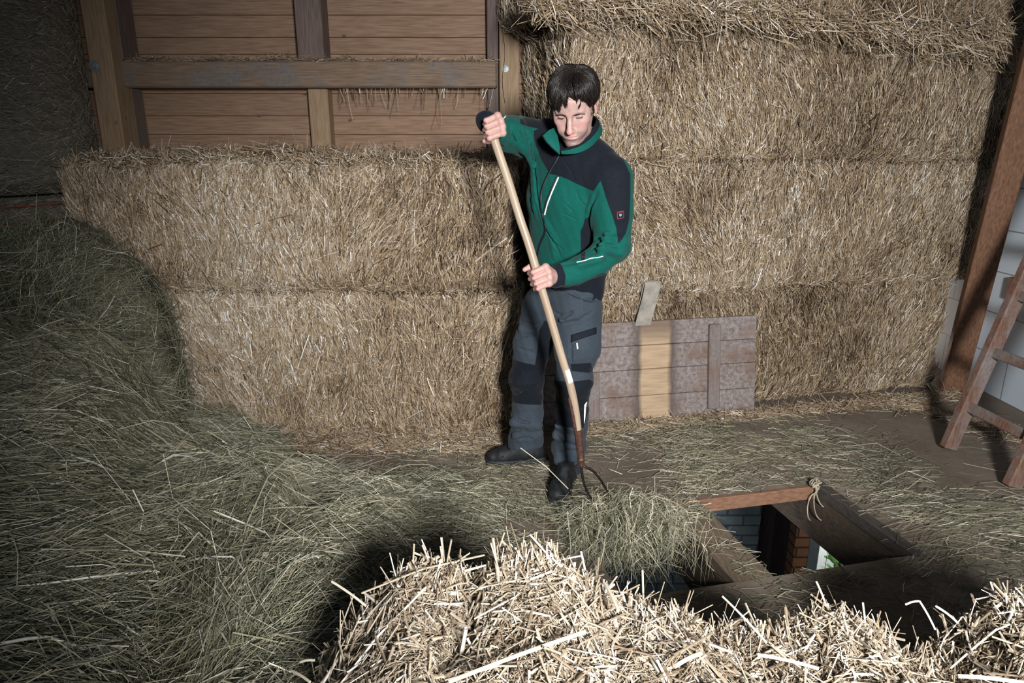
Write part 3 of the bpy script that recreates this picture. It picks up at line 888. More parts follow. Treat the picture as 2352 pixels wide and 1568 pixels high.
def make_bale(name, label, b, faces, group=None, fringe=0, loose=None):
    r = np.random.default_rng(b.seed)
    mb = MB(); b.base(mb)
    ex, ey, ez = b.ax
    for f, n in faces.items():
        for layer, (frac, lift, out) in enumerate(((0.55, -0.003, 0.08), (0.35, 0.004, 0.17), (0.10, 0.012, 0.35))):
            m = int(n * frac * 1.55)
            p = b.face(f, m, r); w, nn = b.surf(p)
            if f in ('front', 'left', 'right'):
                side = ex if f == 'front' else ey
                ang = 0.24 * snoise(w, 3.1, 8, b.seed) + 0.22 * snoise(w, 9.0, 6, b.seed + 3) + r.normal(0, 0.27, m)
                # flakes: broken straw lies flatter near the bale's upper and lower edge
                edge = np.clip((np.abs(p[:, 2]) / b.h[2] - 0.72) / 0.28, 0, 1)
                ang = ang + edge * r.normal(0, 0.85, m)
                rnd_ = r.random(m) < 0.14
                ang[rnd_] = r.uniform(-1.6, 1.6, rnd_.sum())
                D = np.cos(ang)[:, None] * ez + np.sin(ang)[:, None] * side
            else:
                ang = r.uniform(0, 6.28, m)
                D = np.cos(ang)[:, None] * ex + np.sin(ang)[:, None] * ey
            D = unit(D - nn * (D * nn).sum(1, keepdims=True))
            D = unit(D + nn * np.abs(r.normal(0, out, m))[:, None])
            Lg = np.clip(r.lognormal(math.log(0.052), 0.55, m), 0.015, 0.2)
            R = np.clip(r.lognormal(math.log(0.00135), 0.42, m), 0.0006, 0.0034)
            t = tone(r, m, 0.46 + 0.04 * layer, 0.215, 0.035) + 0.10 * snoise(w, 2.3, 8, b.seed + 7) - 0.10 * np.clip(-snoise(w, 9.0, 8, b.seed), 0, 2)
            strands(mb, w + nn * (lift + np.abs(r.normal(0, 0.003, m)))[:, None], D, Lg, R, np.clip(t, 0, 1), 0.07, 2, 3, 1, b.seed + layer)
    if fringe:                                   # stalks sticking out along the upper front edge
        m = fringe
        p = np.stack([r.uniform(-b.h[0], b.h[0], m), -b.h[1] + r.uniform(-0.0, 0.10, m), np.full(m, b.h[2])], 1)
        w, nn = b.surf(p)
        D = unit(nn * 0.5 + r.normal(0, 0.6, (m, 3)) + V3(0, -0.3, 0.25))
        strands(mb, w + D * 0.02, D, r.uniform(0.03, 0.12, m), r.uniform(0.0009, 0.0022, m), tone(r, m, 0.55, 0.22, 0.08), 0.1, 2, 3, 1, b.seed + 50)
    if loose:                                    # straw lying loose on top
        m, thick = loose
        p = b.face('top', m, r); w, nn = b.surf(p)
        w[:, 2] += np.abs(r.normal(0, thick, m)) * (0.6 + 0.4 * snoise(w, 5.0)).clip(0.1, 2)
        D = r.normal(size=(m, 3)) * (1, 1, 0.35)
        strands(mb, w, D, r.uniform(0.04, 0.2, m), r.uniform(0.0009, 0.0024, m), tone(r, m, 0.42, 0.2, 0.04), 0.1, 2, 3, 1, b.seed + 60)
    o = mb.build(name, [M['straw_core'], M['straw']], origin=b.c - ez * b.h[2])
    return tag(o, label, 'straw bale', group)

def build_bales(dn=1.0):
    k = lambda n: int(n * dn)
    xl, xrr = -2.17, 0.0
    make_bale('straw_bale', 'lower big straw bale of the low stack under the plank wall', Bale((xl, 3.37, 0.0), -0.6, xrr - xl + 0.03, 0.90, 0.775, 21, 0.017), {'front': k(26000), 'right': k(4000), 'top': k(500)}, 'big straw bales of the two stacks', k(500))
    make_bale('straw_bale', 'upper big straw bale of the low stack, its top against the plank wall', Bale((xl - 0.01, 3.35, 0.775), -0.4, xrr - xl + 0.01, 0.90, 0.64, 22, 0.02, 0.09), {'front': k(23000), 'right': k(3500), 'left': k(3000), 'top': k(6000)}, 'big straw bales of the two stacks', k(900), (k(5000), 0.03))
    a = 12.9; ca, sa = math.cos(math.radians(a)), math.sin(math.radians(a))
    def on(x, back=0.0): x += 0.035; back += 0.125; return (0.25 + x * ca - back * sa, 3.45 + x * sa + back * ca)
    Ls = 2.47; g = 'big straw bales of the two stacks'
    for (lab, x, back, z, hh, L, seed, fr) in (
            ('lowest big straw bale of the tall stack, wooden lid leaning on it', 0.02, 0.02, 0.0, 0.70, Ls + 0.02, 31, 600),
            ('second big straw bale of the tall stack, behind the worker', 0.0, 0.0, 0.70, 0.71, Ls + 0.20, 32, 600),
            ('third big straw bale of the tall stack, at the height of the worker\'s head', 0.03, -0.03, 1.41, 0.66, Ls + 0.26, 33, 700)):
        x_, y_ = on(x, back)
        make_bale('straw_bale', lab, Bale((x_, y_, z), a + 0.4 * ((seed * 7) % 5 - 2) * 0.5, L, 0.92, hh, seed, 0.019, 0.05), {'front': k(27000), 'left': k(9000), 'right': k(3500), 'top': k(1500)}, g, k(fr))
    x_, y_ = on(-0.11, -0.12)
    make_bale('straw_bale', 'ragged topmost straw bale of the tall stack, cut off by the picture edge', Bale((x_, y_, 2.10), a, Ls + 0.42, 1.0, 0.62, 34, 0.03, 0.12), {'front': k(26000), 'left': k(6000), 'bottom': k(5000)}, g, 0)
    # torn straw hanging out under the topmost bale
    r = np.random.default_rng(77); m = k(5200); mb = MB()
    u = r.uniform(-0.2, Ls + 0.25, m); bk = r.uniform(-0.14, 0.0, m)
    P = np.stack([0.25 + u * ca - bk * sa, 3.45 + u * sa + bk * ca, 2.125 - np.abs(r.normal(0, 0.045, m)) - 0.16 * np.clip((u - 1.1) / 1.2, 0, 1) * r.random(m)], 1)
    D = r.normal(0, 0.5, (m, 3)) + V3(0.55, -0.25, -0.45)
    strands(mb, P, D, np.clip(r.lognormal(math.log(0.10), 0.5, m), 0.04, 0.3), r.uniform(0.001, 0.0026, m), tone(r, m, 0.5, 0.2, 0.04), 0.12, 2, 3, 0, 78)
    tag(mb.build('loose_straw', M['straw'], origin=(1.4, 3.6, 2.0)), 'torn loose straw hanging from the topmost bale of the tall stack', 'loose straw', kind='stuff')

# ------------------------------------------------------------------ broken bale in the foreground
RIDGE = [(690, 1800), (728, 1600), (752, 1510), (792, 1452), (838, 1385), (890, 1345), (945, 1305), (990, 1292), (1035, 1300), (1090, 1335), (1140, 1292), (1190, 1265), (1265, 1272), (1340, 1312), (1420, 1352), (1480, 1372),
         (1560, 1378), (1625, 1412), (1690, 1445), (1760, 1440), (1830, 1408), (1900, 1398), (1955, 1385), (1990, 1392), (2020, 1440), (2060, 1490), (2110, 1492), (2180, 1462), (2240, 1412), (2300, 1362), (2352, 1348), (2500, 1330)]
YR = 1.15
_rp = np.array([W(a, b + 20, YR) for a, b in RIDGE])
def heap_z(x, y):
    # the ridge is seen from the lens: shear x with distance so clumps run front to back
    zr = np.interp(x * (1 + 0.25 * (YR - y)), _rp[:, 0], _rp[:, 2])
    f = np.clip((YR - y) / 0.5, 0, 1)
    zm = 0.66 - 0.66 * np.clip((-0.27 - x) / 0.13, 0, 1) ** 1.4
    z = zr * (1 - f) + zm * f
    z = z - 0.05 * np.clip(YR - y, 0, 1)
    z = z - 2.2 * np.clip(y - YR, 0, 1) - 3 * np.clip(y - YR - 0.06, 0, 1)
    P = np.stack([x, y, 0 * x], -1)
    z = z + 0.016 * snoise(P, 14.0, 8, 2) + 0.011 * snoise(P, 42.0, 8, 6)
    return np.maximum(z, 0.0)

def build_heap(dn=1.0):
    r = np.random.default_rng(91); mb = MB()
    nx, ny = 150, 100
    X, Y = np.meshgrid(np.linspace(-0.62, 1.35, nx), np.linspace(0.28, 1.46, ny), indexing='ij')
    Z = heap_z(X, Y) - 0.012; Z = np.maximum(Z, -0.0)
    i = np.arange(nx - 1)[:, None] * ny + np.arange(ny - 1)[None]
    mb.add(np.stack([X, Y, Z], -1).reshape(-1, 3), np.stack([i, i + ny, i + ny + 1, i + 1], -1).reshape(-1, 4), rnd=0.6, mat=0)
    def place(n, ymin, ymax, lift, Lm, Ls, Rm, Rs, up, mean, seed, glint=0.05):
        x = r.uniform(-0.58, 1.3, n); y = ymin + (ymax - ymin) * r.random(n) ** 0.8
        z = heap_z(x, y); e = 0.006
        nx_ = -(heap_z(x + e, y) - heap_z(x - e, y)) / (2 * e); ny_ = -(heap_z(x, y + e) - heap_z(x, y - e)) / (2 * e)
        nn = unit(np.stack([nx_, ny_, np.ones(n)], 1))
        D = r.normal(size=(n, 3)); D = unit(D - nn * (D * nn).sum(1, keepdims=True))
        D = unit(D + nn * np.abs(r.normal(0, up, n))[:, None])
        Lg = np.clip(r.lognormal(math.log(Lm), Ls, n), 0.012, 0.26); R = np.clip(r.lognormal(math.log(Rm), Rs, n), 0.0005, 0.0036)
        keep = z > 0.02
        P = np.stack([x, y, z], 1) + nn * (lift + np.abs(r.normal(0, 0.006, n)))[:, None]
        strands(mb, P[keep], D[keep], Lg[keep], R[keep], tone(r, n, mean, 0.17, glint)[keep], 0.05, 2, 5, 1, seed)
    k = lambda n: int(n * dn)
    place(k(52000), 0.62, 1.30, -0.004, 0.021, 0.5, 0.00065, 0.45, 0.28, 0.50, 92)
    place(k(19000), 0.62, 1.27, 0.000, 0.032, 0.5, 0.00095, 0.45, 0.32, 0.55, 93)
    place(k(2300), 0.62, 1.22, 0.006, 0.062, 0.5, 0.0015, 0.36, 0.25, 0.64, 94, 0.10)
    # stubble standing up along the torn ridge
    n = k(2200); x = r.uniform(-0.42, 1.25, n); y = YR + r.normal(-0.02, 0.035, n); z = heap_z(x, y)
    D = r.normal(0, 0.45, (n, 3)) + V3(0, 0.15, 0.85)
    Lg = np.clip(r.lognormal(math.log(0.034), 0.45, n), 0.015, 0.09)
    strands(mb, np.stack([x, y, z], 1) + unit(D) * (Lg * 0.3)[:, None], D, Lg, np.clip(r.lognormal(math.log(0.0013), 0.4, n), 0.0006, 0.0026), tone(r, n, 0.6, 0.2, 0.1), 0.06, 2, 5, 1, 95)
    # single long stalks that the photograph shows
    for (a, b, ya, yb, R) in (((762, 1335), (842, 1392), 1.16, 1.12, 0.0030), ((1030, 1566), (1345, 1450), 0.84, 0.93, 0.0038), ((1115, 1380), (1185, 1470), 1.06, 0.98, 0.0034), ((1180, 1355), (1310, 1362), 1.07, 1.07, 0.0024),
                              ((1740, 1503), (1880, 1535), 0.93, 0.90, 0.0032), ((1875, 1335), (1900, 1398), 1.16, 1.15, 0.0022), ((2112, 1380), (2148, 1445), 1.13, 1.12, 0.0022), ((2080, 1388), (2112, 1380), 1.14, 1.13, 0.0022), ((2150, 1392), (2200, 1430), 1.12, 1.12, 0.0026),
                              ((1660, 1370), (1760, 1475), 1.14, 1.0, 0.0026), ((690, 1520), (722, 1516), 1.06, 1.05, 0.0028), ((670, 1540), (712, 1566), 1.04, 1.0, 0.003), ((835, 1360), (905, 1420), 1.14, 1.06, 0.0030),
                              ((1390, 1340), (1420, 1402), 1.12, 1.05, 0.0042), ((1550, 1530), (1610, 1500), 0.88, 0.92, 0.0042), ((2200, 1552), (2352, 1568), 0.88, 0.86, 0.0036), ((960, 1345), (1120, 1297), 1.13, 1.14, 0.0026)):
        p0, p1 = W(*a, ya), W(*b, yb); t = np.linspace(0, 1, 7)[:, None]
        sag = np.array([0, 0, 0.006])
        mb.tube(p0 + (p1 - p0) * t + sag * 0.4 * np.sin(t * 3.14), R * 0.85, 7, rnd=rng.uniform(0.82, 1.0), mat=1, cap=True)
    # the packed bale under the torn top
    o = mb.build('straw_bale', [M['chaff'], M['straw_new']], origin=(0.35, 0.9, 0))
    tag(o, 'bright torn-open straw bale right in front of the lens', 'straw bale')

# ------------------------------------------------------------------ hay
HP = np.array([(-1.0, 3.14, -0.02), (-1.3, 3.12, 0.09), (-1.62, 2.78, 0.30), (-1.58, 2.42, 0.82), (-1.25, 2.55, 0.42), (-0.85, 2.65, 0.20), (-0.85, 2.98, 0.0), (-0.6, 3.1, -0.02), (-0.62, 2.85, 0.03), (-0.42, 2.70, 0.08), (-0.12, 2.80, -0.01), (-0.22, 2.58, 0.08), (0.02, 2.66, -0.01), (0.03, 2.5, -0.01), (0.0, 2.3, 0.04),
               (0.18, 2.5, -0.02), (-0.6, 2.3, 0.24), (-0.6, 2.0, 0.30), (-0.2, 2.3, 0.12), (-0.2, 2.05, 0.12), (0.14, 2.2, -0.005), (0.25, 2.3, 0.0), (0.4, 2.0, 0.0), (0.2, 1.8, 0.0), (-1.0, 2.0, 0.52), (-1.5, 1.9, 0.76), (-2.0, 2.2, 0.92), (-2.0, 1.6, 0.85),
               (-1.0, 1.45, 0.60), (-1.4, 1.3, 0.7), (-0.62, 1.6, 0.40), (-0.42, 1.45, 0.26), (-0.3, 1.7, 0.18), (-0.1, 1.6, 0.04), (0.1, 1.5, 0.0), (-0.52, 1.15, 0.32), (-0.9, 0.95, 0.58), (-0.35, 1.1, 0.10), (-0.6, 0.8, 0.38), (-1.3, 0.7, 0.66),
               (-0.2, 1.3, 0.02), (0.3, 2.7, 0.0), (-0.3, 3.1, -0.02), (0, 3.0, 0.0), (0.6, 2.5, 0.0), (0.6, 1.6, 0.0), (-2.4, 2.45, 0.92), (-2.6, 1.9, 0.95), (-2.4, 1.2, 0.85), (-1.9, 2.72, 0.36), (-2.2, 2.74, 0.40), (-1.95, 2.45, 0.90)])
def hay_z(x, y):
    z = np.zeros_like(x); w = np.zeros_like(x)
    for (a, b, c) in HP:
        q = 1.0 / ((x - a) ** 2 + (y - b) ** 2 + 0.006) ** 2
        z += q * c; w += q
    P = np.stack([x, y, 0 * x], -1)
    z = z / w
    f = np.clip(z / 0.15, 0, 1)
    # fold running towards the camera at the pile's lower right
    z = z - f * 0.05 * np.exp(-((x + 0.80 + 0.14 * (y - 1.6)) / 0.045) ** 2) * np.clip((2.15 - y) / 0.3, 0, 1)
    return z + f * (0.030 * snoise(P, 5.5, 8, 1) + 0.012 * snoise(P, 14.0, 8, 4)) - 0.02

def hay_tone(r, n, P, mean=0.5, sd=0.2, glint=0.02):
    t = np.clip(r.normal(mean, sd, n) + 0.10 * snoise(P, 2.4, 8, 3), 0, 0.93)
    g = r.random(n) < glint; t[g] = r.uniform(0.92, 1, g.sum())  # palest stems, glints put into the colour
    return t

def build_hay(dn=1.0):
    k = lambda n: int(n * dn)
    r = np.random.default_rng(41)
    # ---- big spread pile
    mb = MB(); nx, ny = 130, 120
    X, Y = np.meshgrid(np.linspace(-2.5, 0.35, nx), np.linspace(0.75, 3.2, ny), indexing='ij')
    Z = hay_z(X, Y) - 0.012
    i = (np.arange(nx - 1)[:, None] * ny + np.arange(ny - 1)[None])
    q = np.stack([i, i + ny, i + ny + 1, i + 1], -1).reshape(-1, 4)
    zz = Z.ravel(); q = q[(zz[q] > 0.006).any(1)]
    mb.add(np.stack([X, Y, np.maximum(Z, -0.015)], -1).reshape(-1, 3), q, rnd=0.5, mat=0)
    def place(n, lift, Lm, Ls, Rm, spread, up, mean, seed, glint=0.02):
        x = r.uniform(-2.35, 0.3, n); y = r.uniform(0.8, 3.2, n)
        z = hay_z(x, y); e = 0.015
        keep = (z > 0.004 + 0.02 * r.random(n))
        x, y, z = x[keep], y[keep], z[keep]; m = len(x)
        nn = unit(np.stack([-(hay_z(x + e, y) - hay_z(x - e, y)) / (2 * e), -(hay_z(x, y + e) - hay_z(x, y - e)) / (2 * e), np.ones(m)], 1))
        P = np.stack([x, y, z], 1)
        base = 0.30 + 0.32 * snoise(P, 2.1, 8, 9) + 0.18 * snoise(P, 6.0, 6, 12)
        fold = np.exp(-((x + 0.72 + 0.14 * (y - 1.6)) / 0.14) ** 2) * np.clip((2.1 - y) / 0.3, 0, 1)
        ang = base + 1.15 * fold + r.normal(0, spread, m)
        D = np.stack([np.cos(ang), np.sin(ang), 0 * ang], 1)
        D = unit(D - nn * (D * nn).sum(1, keepdims=True))
        D = unit(D + nn * r.normal(0.02, up, m)[:, None])
        Lg = np.clip(r.lognormal(math.log(Lm), Ls, m), 0.04, 0.5); R = np.clip(r.lognormal(math.log(Rm), 0.3, m), 0.0005, 0.0026)
        strands(mb, P + nn * (lift + np.abs(r.normal(0, 0.008, m)))[:, None], D, Lg, R, hay_tone(r, m, P, mean - 0.02, 0.235, glint), 0.09, 3, 3, 1, seed)
    place(k(68000), -0.006, 0.12, 0.45, 0.00078, 0.55, 0.10, 0.40, 42)
    place(k(38000), 0.006, 0.16, 0.45, 0.00085, 0.45, 0.12, 0.50, 43, 0.03)
    place(k(2000), 0.018, 0.20, 0.45, 0.0010, 0.7, 0.16, 0.66, 44, 0.15)
    # a few broad blades and long stalks seen on the pile
    for (pts, Y0, R) in ((((163, 1045), (215, 1062), (260, 1082)), 2.1, 0.0026), (((375, 1058), (400, 1044), (440, 1047)), 2.15, 0.005), (((715, 1110), (750, 1103), (758, 1118), (878, 1160)), 2.35, 0.0036), (((488, 1172), (570, 1205), (732, 1280)), 1.95, 0.0028),
                        (((10, 1350), (120, 1338), (230, 1322), (360, 1310)), 1.45, 0.0026), (((430, 1288), (480, 1278), (540, 1278), (560, 1310)), 1.85, 0.0022), (((0, 1478), (60, 1466), (110, 1462), (200, 1490)), 1.2, 0.0034)):
        P = []
        for (a, b) in pts:
            d = ray(a, b); t = np.linspace(0.6, 4, 900)
            q = np.array([0, 0, CAMZ]) + t[:, None] * d
            below = q[:, 2] < hay_z(q[:, 0], q[:, 1]) + 0.035
            P.append(q[np.argmax(below)] if below.any() else W(a, b, Y0))
        P = np.array(P); s = np.linspace(0, len(P) - 1, 9)
        P = np.stack([np.interp(s, np.arange(len(P)), P[:, c]) for c in range(3)], 1)
        mb.tube(P, R, 5, rnd=0.97, mat=1)
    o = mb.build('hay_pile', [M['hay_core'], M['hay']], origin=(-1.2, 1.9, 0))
    tag(o, 'large spread pile of loose green hay at left, reaching the worker\'s boots', 'hay', kind='stuff')

    # ---- rounded heap behind it
    mb = MB(); C = V3(-2.30, 3.02, 0.35); RR = V3(0.655, 0.33, 0.84)
    def lobe(d):
        d = unit(d); e = 0.5
        s = (np.abs(d[:, 0] / RR[0]) ** (2 / e) + np.abs(d[:, 1] / RR[1]) ** (2 / e) + np.abs(d[:, 2] / RR[2]) ** (2 / e)) ** (-e / 2)
        P = C + d * s[:, None]
        low = np.clip((1.05 - P[:, 2]) / 1.05, 0, 1)           # the heap spreads towards its foot
        P[:, 0] += 0.09 * low * np.sign(d[:, 0]).clip(0, 1); P[:, 1] -= 0.03 * low
        g = unit(np.stack([d[:, 0] / RR[0] ** 2, d[:, 1] / RR[1] ** 2, d[:, 2] / RR[2] ** 2], 1))
        P = P + g * (0.025 * snoise(P, 6.0, 8, 2) + 0.01 * snoise(P, 15.0, 8, 8))[:, None]
        P[:, 2] -= 0.05 * np.clip(P[:, 2] / 1.1, 0, 1) + 0.13 * np.clip((-2.1 - P[:, 0]) / 0.5, 0, 1) * np.clip(P[:, 2] / 1.1, 0, 1)
        P[:, 2] = np.maximum(P[:, 2], 0.0)
        return P, g
    nu, nv = 90, 46
    U, Vv = np.meshgrid(np.linspace(0, 2 * math.pi, nu), np.linspace(-0.6, math.pi / 2 - 0.001, nv), indexing='ij')
    P, g = lobe(np.stack([np.cos(U) * np.cos(Vv), np.sin(U) * np.cos(Vv), np.sin(Vv)], -1).reshape(-1, 3))
    i = (np.arange(nu - 1)[:, None] * nv + np.arange(nv - 1)[None])
    mb.add(P - g * 0.02, np.stack([i, i + nv, i + nv + 1, i + 1], -1).reshape(-1, 4), rnd=0.5, mat=0)
    for (n, lift, Lm, mean, up, sd) in ((k(20000), -0.012, 0.10, 0.40, 0.12, 45), (k(9000), 0.003, 0.14, 0.5, 0.16, 46), (k(600), 0.015, 0.2, 0.7, 0.3, 47)):
        d = r.normal(size=(n, 3)) * (1, 1, 1); d[:, 1] = -np.abs(d[:, 1]) * np.where(r.random(n) < 0.8, 1, -1); d[:, 2] = np.abs(d[:, 2]) - 0.25 * r.random(n)
        P, g = lobe(d * RR); ang = 0.55 + 0.5 * snoise(P, 3.0, 8, 2) + r.normal(0, 0.75, n)
        t1 = unit(np.cross(g, V3(0, 0, 1.0)) + 1e-6); t1 = t1 * np.sign(t1[:, :1] + 1e-9); t2 = np.cross(g, t1); t2 = t2 * np.sign(t2[:, 2:] + 1e-9)
        D = np.cos(ang)[:, None] * t1 + np.sin(ang)[:, None] * t2
        D = unit(D + g * r.normal(0.0, up, n)[:, None])
        strands(mb, P + g * (lift + np.abs(r.normal(0, 0.006, n)))[:, None], D, np.clip(r.lognormal(math.log(Lm), 0.4, n), 0.03, 0.35), np.clip(r.lognormal(math.log(0.00088), 0.3, n), 0.0005, 0.0024), hay_tone(r, n, P, mean, 0.18), 0.12, 3, 3, 1, sd)
    o = mb.build('hay_heap', [M['hay_core'], M['hay']], origin=(-2.3, 3.0, 0))
    tag(o, 'rounded hay heap leaning on the low straw stack, above the large pile', 'hay', kind='stuff')

    # ---- scattered hay and straw on the floor
    mb = MB()
    def scatter(n, x0, x1, y0, y1, dens, Lm, mean, seed, mat=0, lift=0.006, spread=0.5):
        x = r.uniform(x0, x1, n); y = r.uniform(y0, y1, n)
        a, b = to_h(np.stack([x, y], 1))
        hole = (a > HX0 - 0.02) & (a < HX1 + 0.02) & (b > HB0 - 0.02) & (b < HB1 + 0.01)
        board = (a > -0.72) & (a < -0.595) & (b > HB0) & (b < HB1)
        keep = (~hole | board) & (r.random(n) < dens(x, y))
        x, y = x[keep], y[keep]; m = len(x); P = np.stack([x, y, lift + np.abs(r.normal(0, 0.006, m))], 1)
        ang = -0.15 + 0.7 * snoise(P, 2.0, 8, 5) + r.normal(0, spread, m)
        D = np.stack([np.cos(ang), np.sin(ang), r.normal(0, 0.06, m)], 1)
        Lg = np.clip(r.lognormal(math.log(Lm), 0.5, m), 0.02, 0.4)
        on_board = board[keep]; Lg = np.where(on_board, np.minimum(Lg, 0.09), Lg)
        # keep long stalks from crossing the hatch
        a, b = to_h(P); near = (a > HX0 - 0.12) & (a < HX1 + 0.12) & (b > HB0 - 0.12) & (b < HB1 + 0.12)
        Lg = np.where(near, np.minimum(Lg, 0.12), Lg)
        strands(mb, P, D, Lg, np.clip(r.lognormal(math.log(0.0009), 0.3, m), 0.0005, 0.002), hay_tone(r, m, P, mean, 0.2, 0.03), 0.10, 2, 3, mat, seed)
    patch = lambda x, y: np.clip(0.34 + 0.42 * snoise(np.stack([x, y, 0 * x], -1), 4.5, 8, 7), 0.04, 1)
    scatter(k(19000), -0.6, 2.0, 2.5, 3.7, lambda x, y: patch(x, y) * np.clip(1.3 - 0.75 * np.abs(x - 0.55), 0.06, 1), 0.075, 0.45, 61, spread=0.7)
    scatter(k(4200), -0.3, 2.8, 1.7, 3.8, lambda x, y: 0.6 * patch(x, y), 0.10, 0.5, 62, spread=0.35)
    scatter(k(7000), -0.3, 2.2, 1.35, 2.35, lambda x, y: 0.5 + 0 * x, 0.07, 0.35, 63, spread=0.9)
    scatter(k(1600), 1.6, 2.6, 2.2, 3.4, lambda x, y: np.exp(-((y - 2.75 + 0.15 * x) / 0.25) ** 2), 0.2, 0.6, 64, spread=0.25)
    o = mb.build('scattered_hay', M['hay'], origin=(1.0, 2.8, 0))
    tag(o, 'thin hay scattered over the floor around the hatch', 'hay', kind='stuff')
    mb = MB()
    def litter(n, fx, w, seed, Lm=0.07):
        u = r.random(n); P = np.array([fx(t) for t in u]); P[:, 1] -= np.abs(r.normal(0, w, n)); P[:, 0] += r.normal(0, 0.03, n)
        P[:, 2] = 0.006 + np.abs(r.normal(0, 0.012, n)) * np.exp(-2 * r.random(n))
        D = r.normal(size=(n, 3)) * (1, 0.8, 0.18)
        strands(mb, P, D, np.clip(r.lognormal(math.log(Lm), 0.5, n), 0.02, 0.22), np.clip(r.lognormal(math.log(0.0012), 0.35, n), 0.0006, 0.0026), tone(r, n, 0.42, 0.2, 0.04), 0.08, 2, 3, 0, seed)
    litter(k(5200), lambda t: V3(-1.1 + 1.15 * t, 3.37, 0), 0.10, 71)
    litter(k(5200), lambda t: V3(0.30 + 2.45 * t, 3.46 + 0.225 * 2.5 * t, 0), 0.06, 72)
    litter(k(2500), lambda t: V3(2.2 + 0.62 * t, 3.95 - 0.7 * t * (t > 0.4), 0), 0.10, 73)
    o = mb.build('scattered_straw', M['straw'], origin=(0.6, 3.4, 0))
    tag(o, 'straw litter on the floor along the foot of both stacks', 'straw', kind='stuff')

    # ---- forkful of hay under the tines
    mb = MB(); C = W(1428, 1190, 2.44); n = k(3600)
    d = unit(r.normal(size=(n, 3))) * (r.random(n) ** 0.45)[:, None]
    P = C + d * (0.21, 0.16, 0.05) + V3(0, 0, 0.0)
    ang = r.uniform(0, 6.28, n)
    D = np.stack([np.cos(ang), 0.8 * np.sin(ang), r.normal(-0.02, 0.20, n)], 1) + 0.7 * d * (1, 1, 0.2)
    strands(mb, P, D, np.clip(r.lognormal(math.log(0.17), 0.4, n), 0.05, 0.36), np.clip(r.lognormal(math.log(0.00095), 0.3, n), 0.0005, 0.0019), hay_tone(r, n, P, 0.57, 0.2, 0.04), 0.14, 4, 3, 0, 81, droop=np.full(n, 0.45))
    n = k(650)                                   # stalks hanging into the hatch
    P = W(1440, 1240, 2.28) + r.normal(size=(n, 3)) * (0.11, 0.06, 0.04)
    D = np.stack([r.normal(0, 0.42, n), -0.35 + r.normal(0, 0.3, n), -0.9 + r.normal(0, 0.25, n)], 1)
    strands(mb, P, D, np.clip(r.lognormal(math.log(0.15), 0.35, n), 0.06, 0.3), np.clip(r.lognormal(math.log(0.0009), 0.3, n), 0.0005, 0.0018), hay_tone(r, n, P, 0.45, 0.2, 0.02), 0.12, 4, 3, 0, 82)
    for pts in (((1525, 1150), (1545, 1195), (1600, 1240), (1672, 1275)), ((1195, 1028), (1255, 1072), (1305, 1122)), ((1270, 1232), (1285, 1212), (1302, 1196), (1306, 1190)), ((1462, 1215), (1480, 1205), (1500, 1180))):
        Pp = np.array([W(a, b, 2.42) for a, b in pts]); s = np.linspace(0, len(Pp) - 1, 9)
        Pp = np.stack([np.interp(s, np.arange(len(Pp)), Pp[:, c]) for c in range(3)], 1)
        mb.tube(Pp, 0.0028 if pts[0][0] == 1270 else 0.0016, 5, rnd=0.95)
    o = mb.build('forkful_of_hay', M['hay'], origin=C)
    tag(o, 'loose forkful of hay under the fork tines, hanging into the hatch', 'hay', kind='stuff')

    # ---- wisps on the beam and under it
    mb = MB(); zt = W(600, 139, 4.30)[2]; zb = W(600, 201, 4.30)[2]
    n = k(2600); x = r.uniform(-2.6, -0.1, n); P = np.stack([x, 4.30 + r.uniform(0.0, 0.18, n), zt + np.abs(r.normal(0, 0.012, n)) * (0.6 + 0.5 * snoise(np.stack([x, 0 * x, 0 * x], 1), 8.0))], 1)
    D = r.normal(size=(n, 3)) * (1, 0.5, 0.35)
    strands(mb, P, D, r.uniform(0.02, 0.09, n), r.uniform(0.0006, 0.0016, n), tone(r, n, 0.32, 0.18, 0.03), 0.1, 2, 3, 0, 84)
    n = k(90); x = W(780, 200, 4.3)[0] + r.random(n) ** 1.2 * 0.95 - 0.02
    Lg = np.clip(r.lognormal(math.log(0.06), 0.7, n), 0.02, 0.27)
    D = np.stack([r.normal(0, 0.22, n), r.normal(0, 0.1, n), -np.ones(n)], 1)
    strands(mb, np.stack([x, np.full(n, 4.37), zb - Lg * 0.47], 1), D, Lg, r.uniform(0.0010, 0.0022, n), tone(r, n, 0.38, 0.2, 0.1), 0.06, 3, 3, 0, 85)
    o = mb.build('straw_wisps', M['straw'], origin=(-1.2, 4.35, zt))
    tag(o, 'straw wisps caught on and under the horizontal beam', 'straw', kind='stuff')

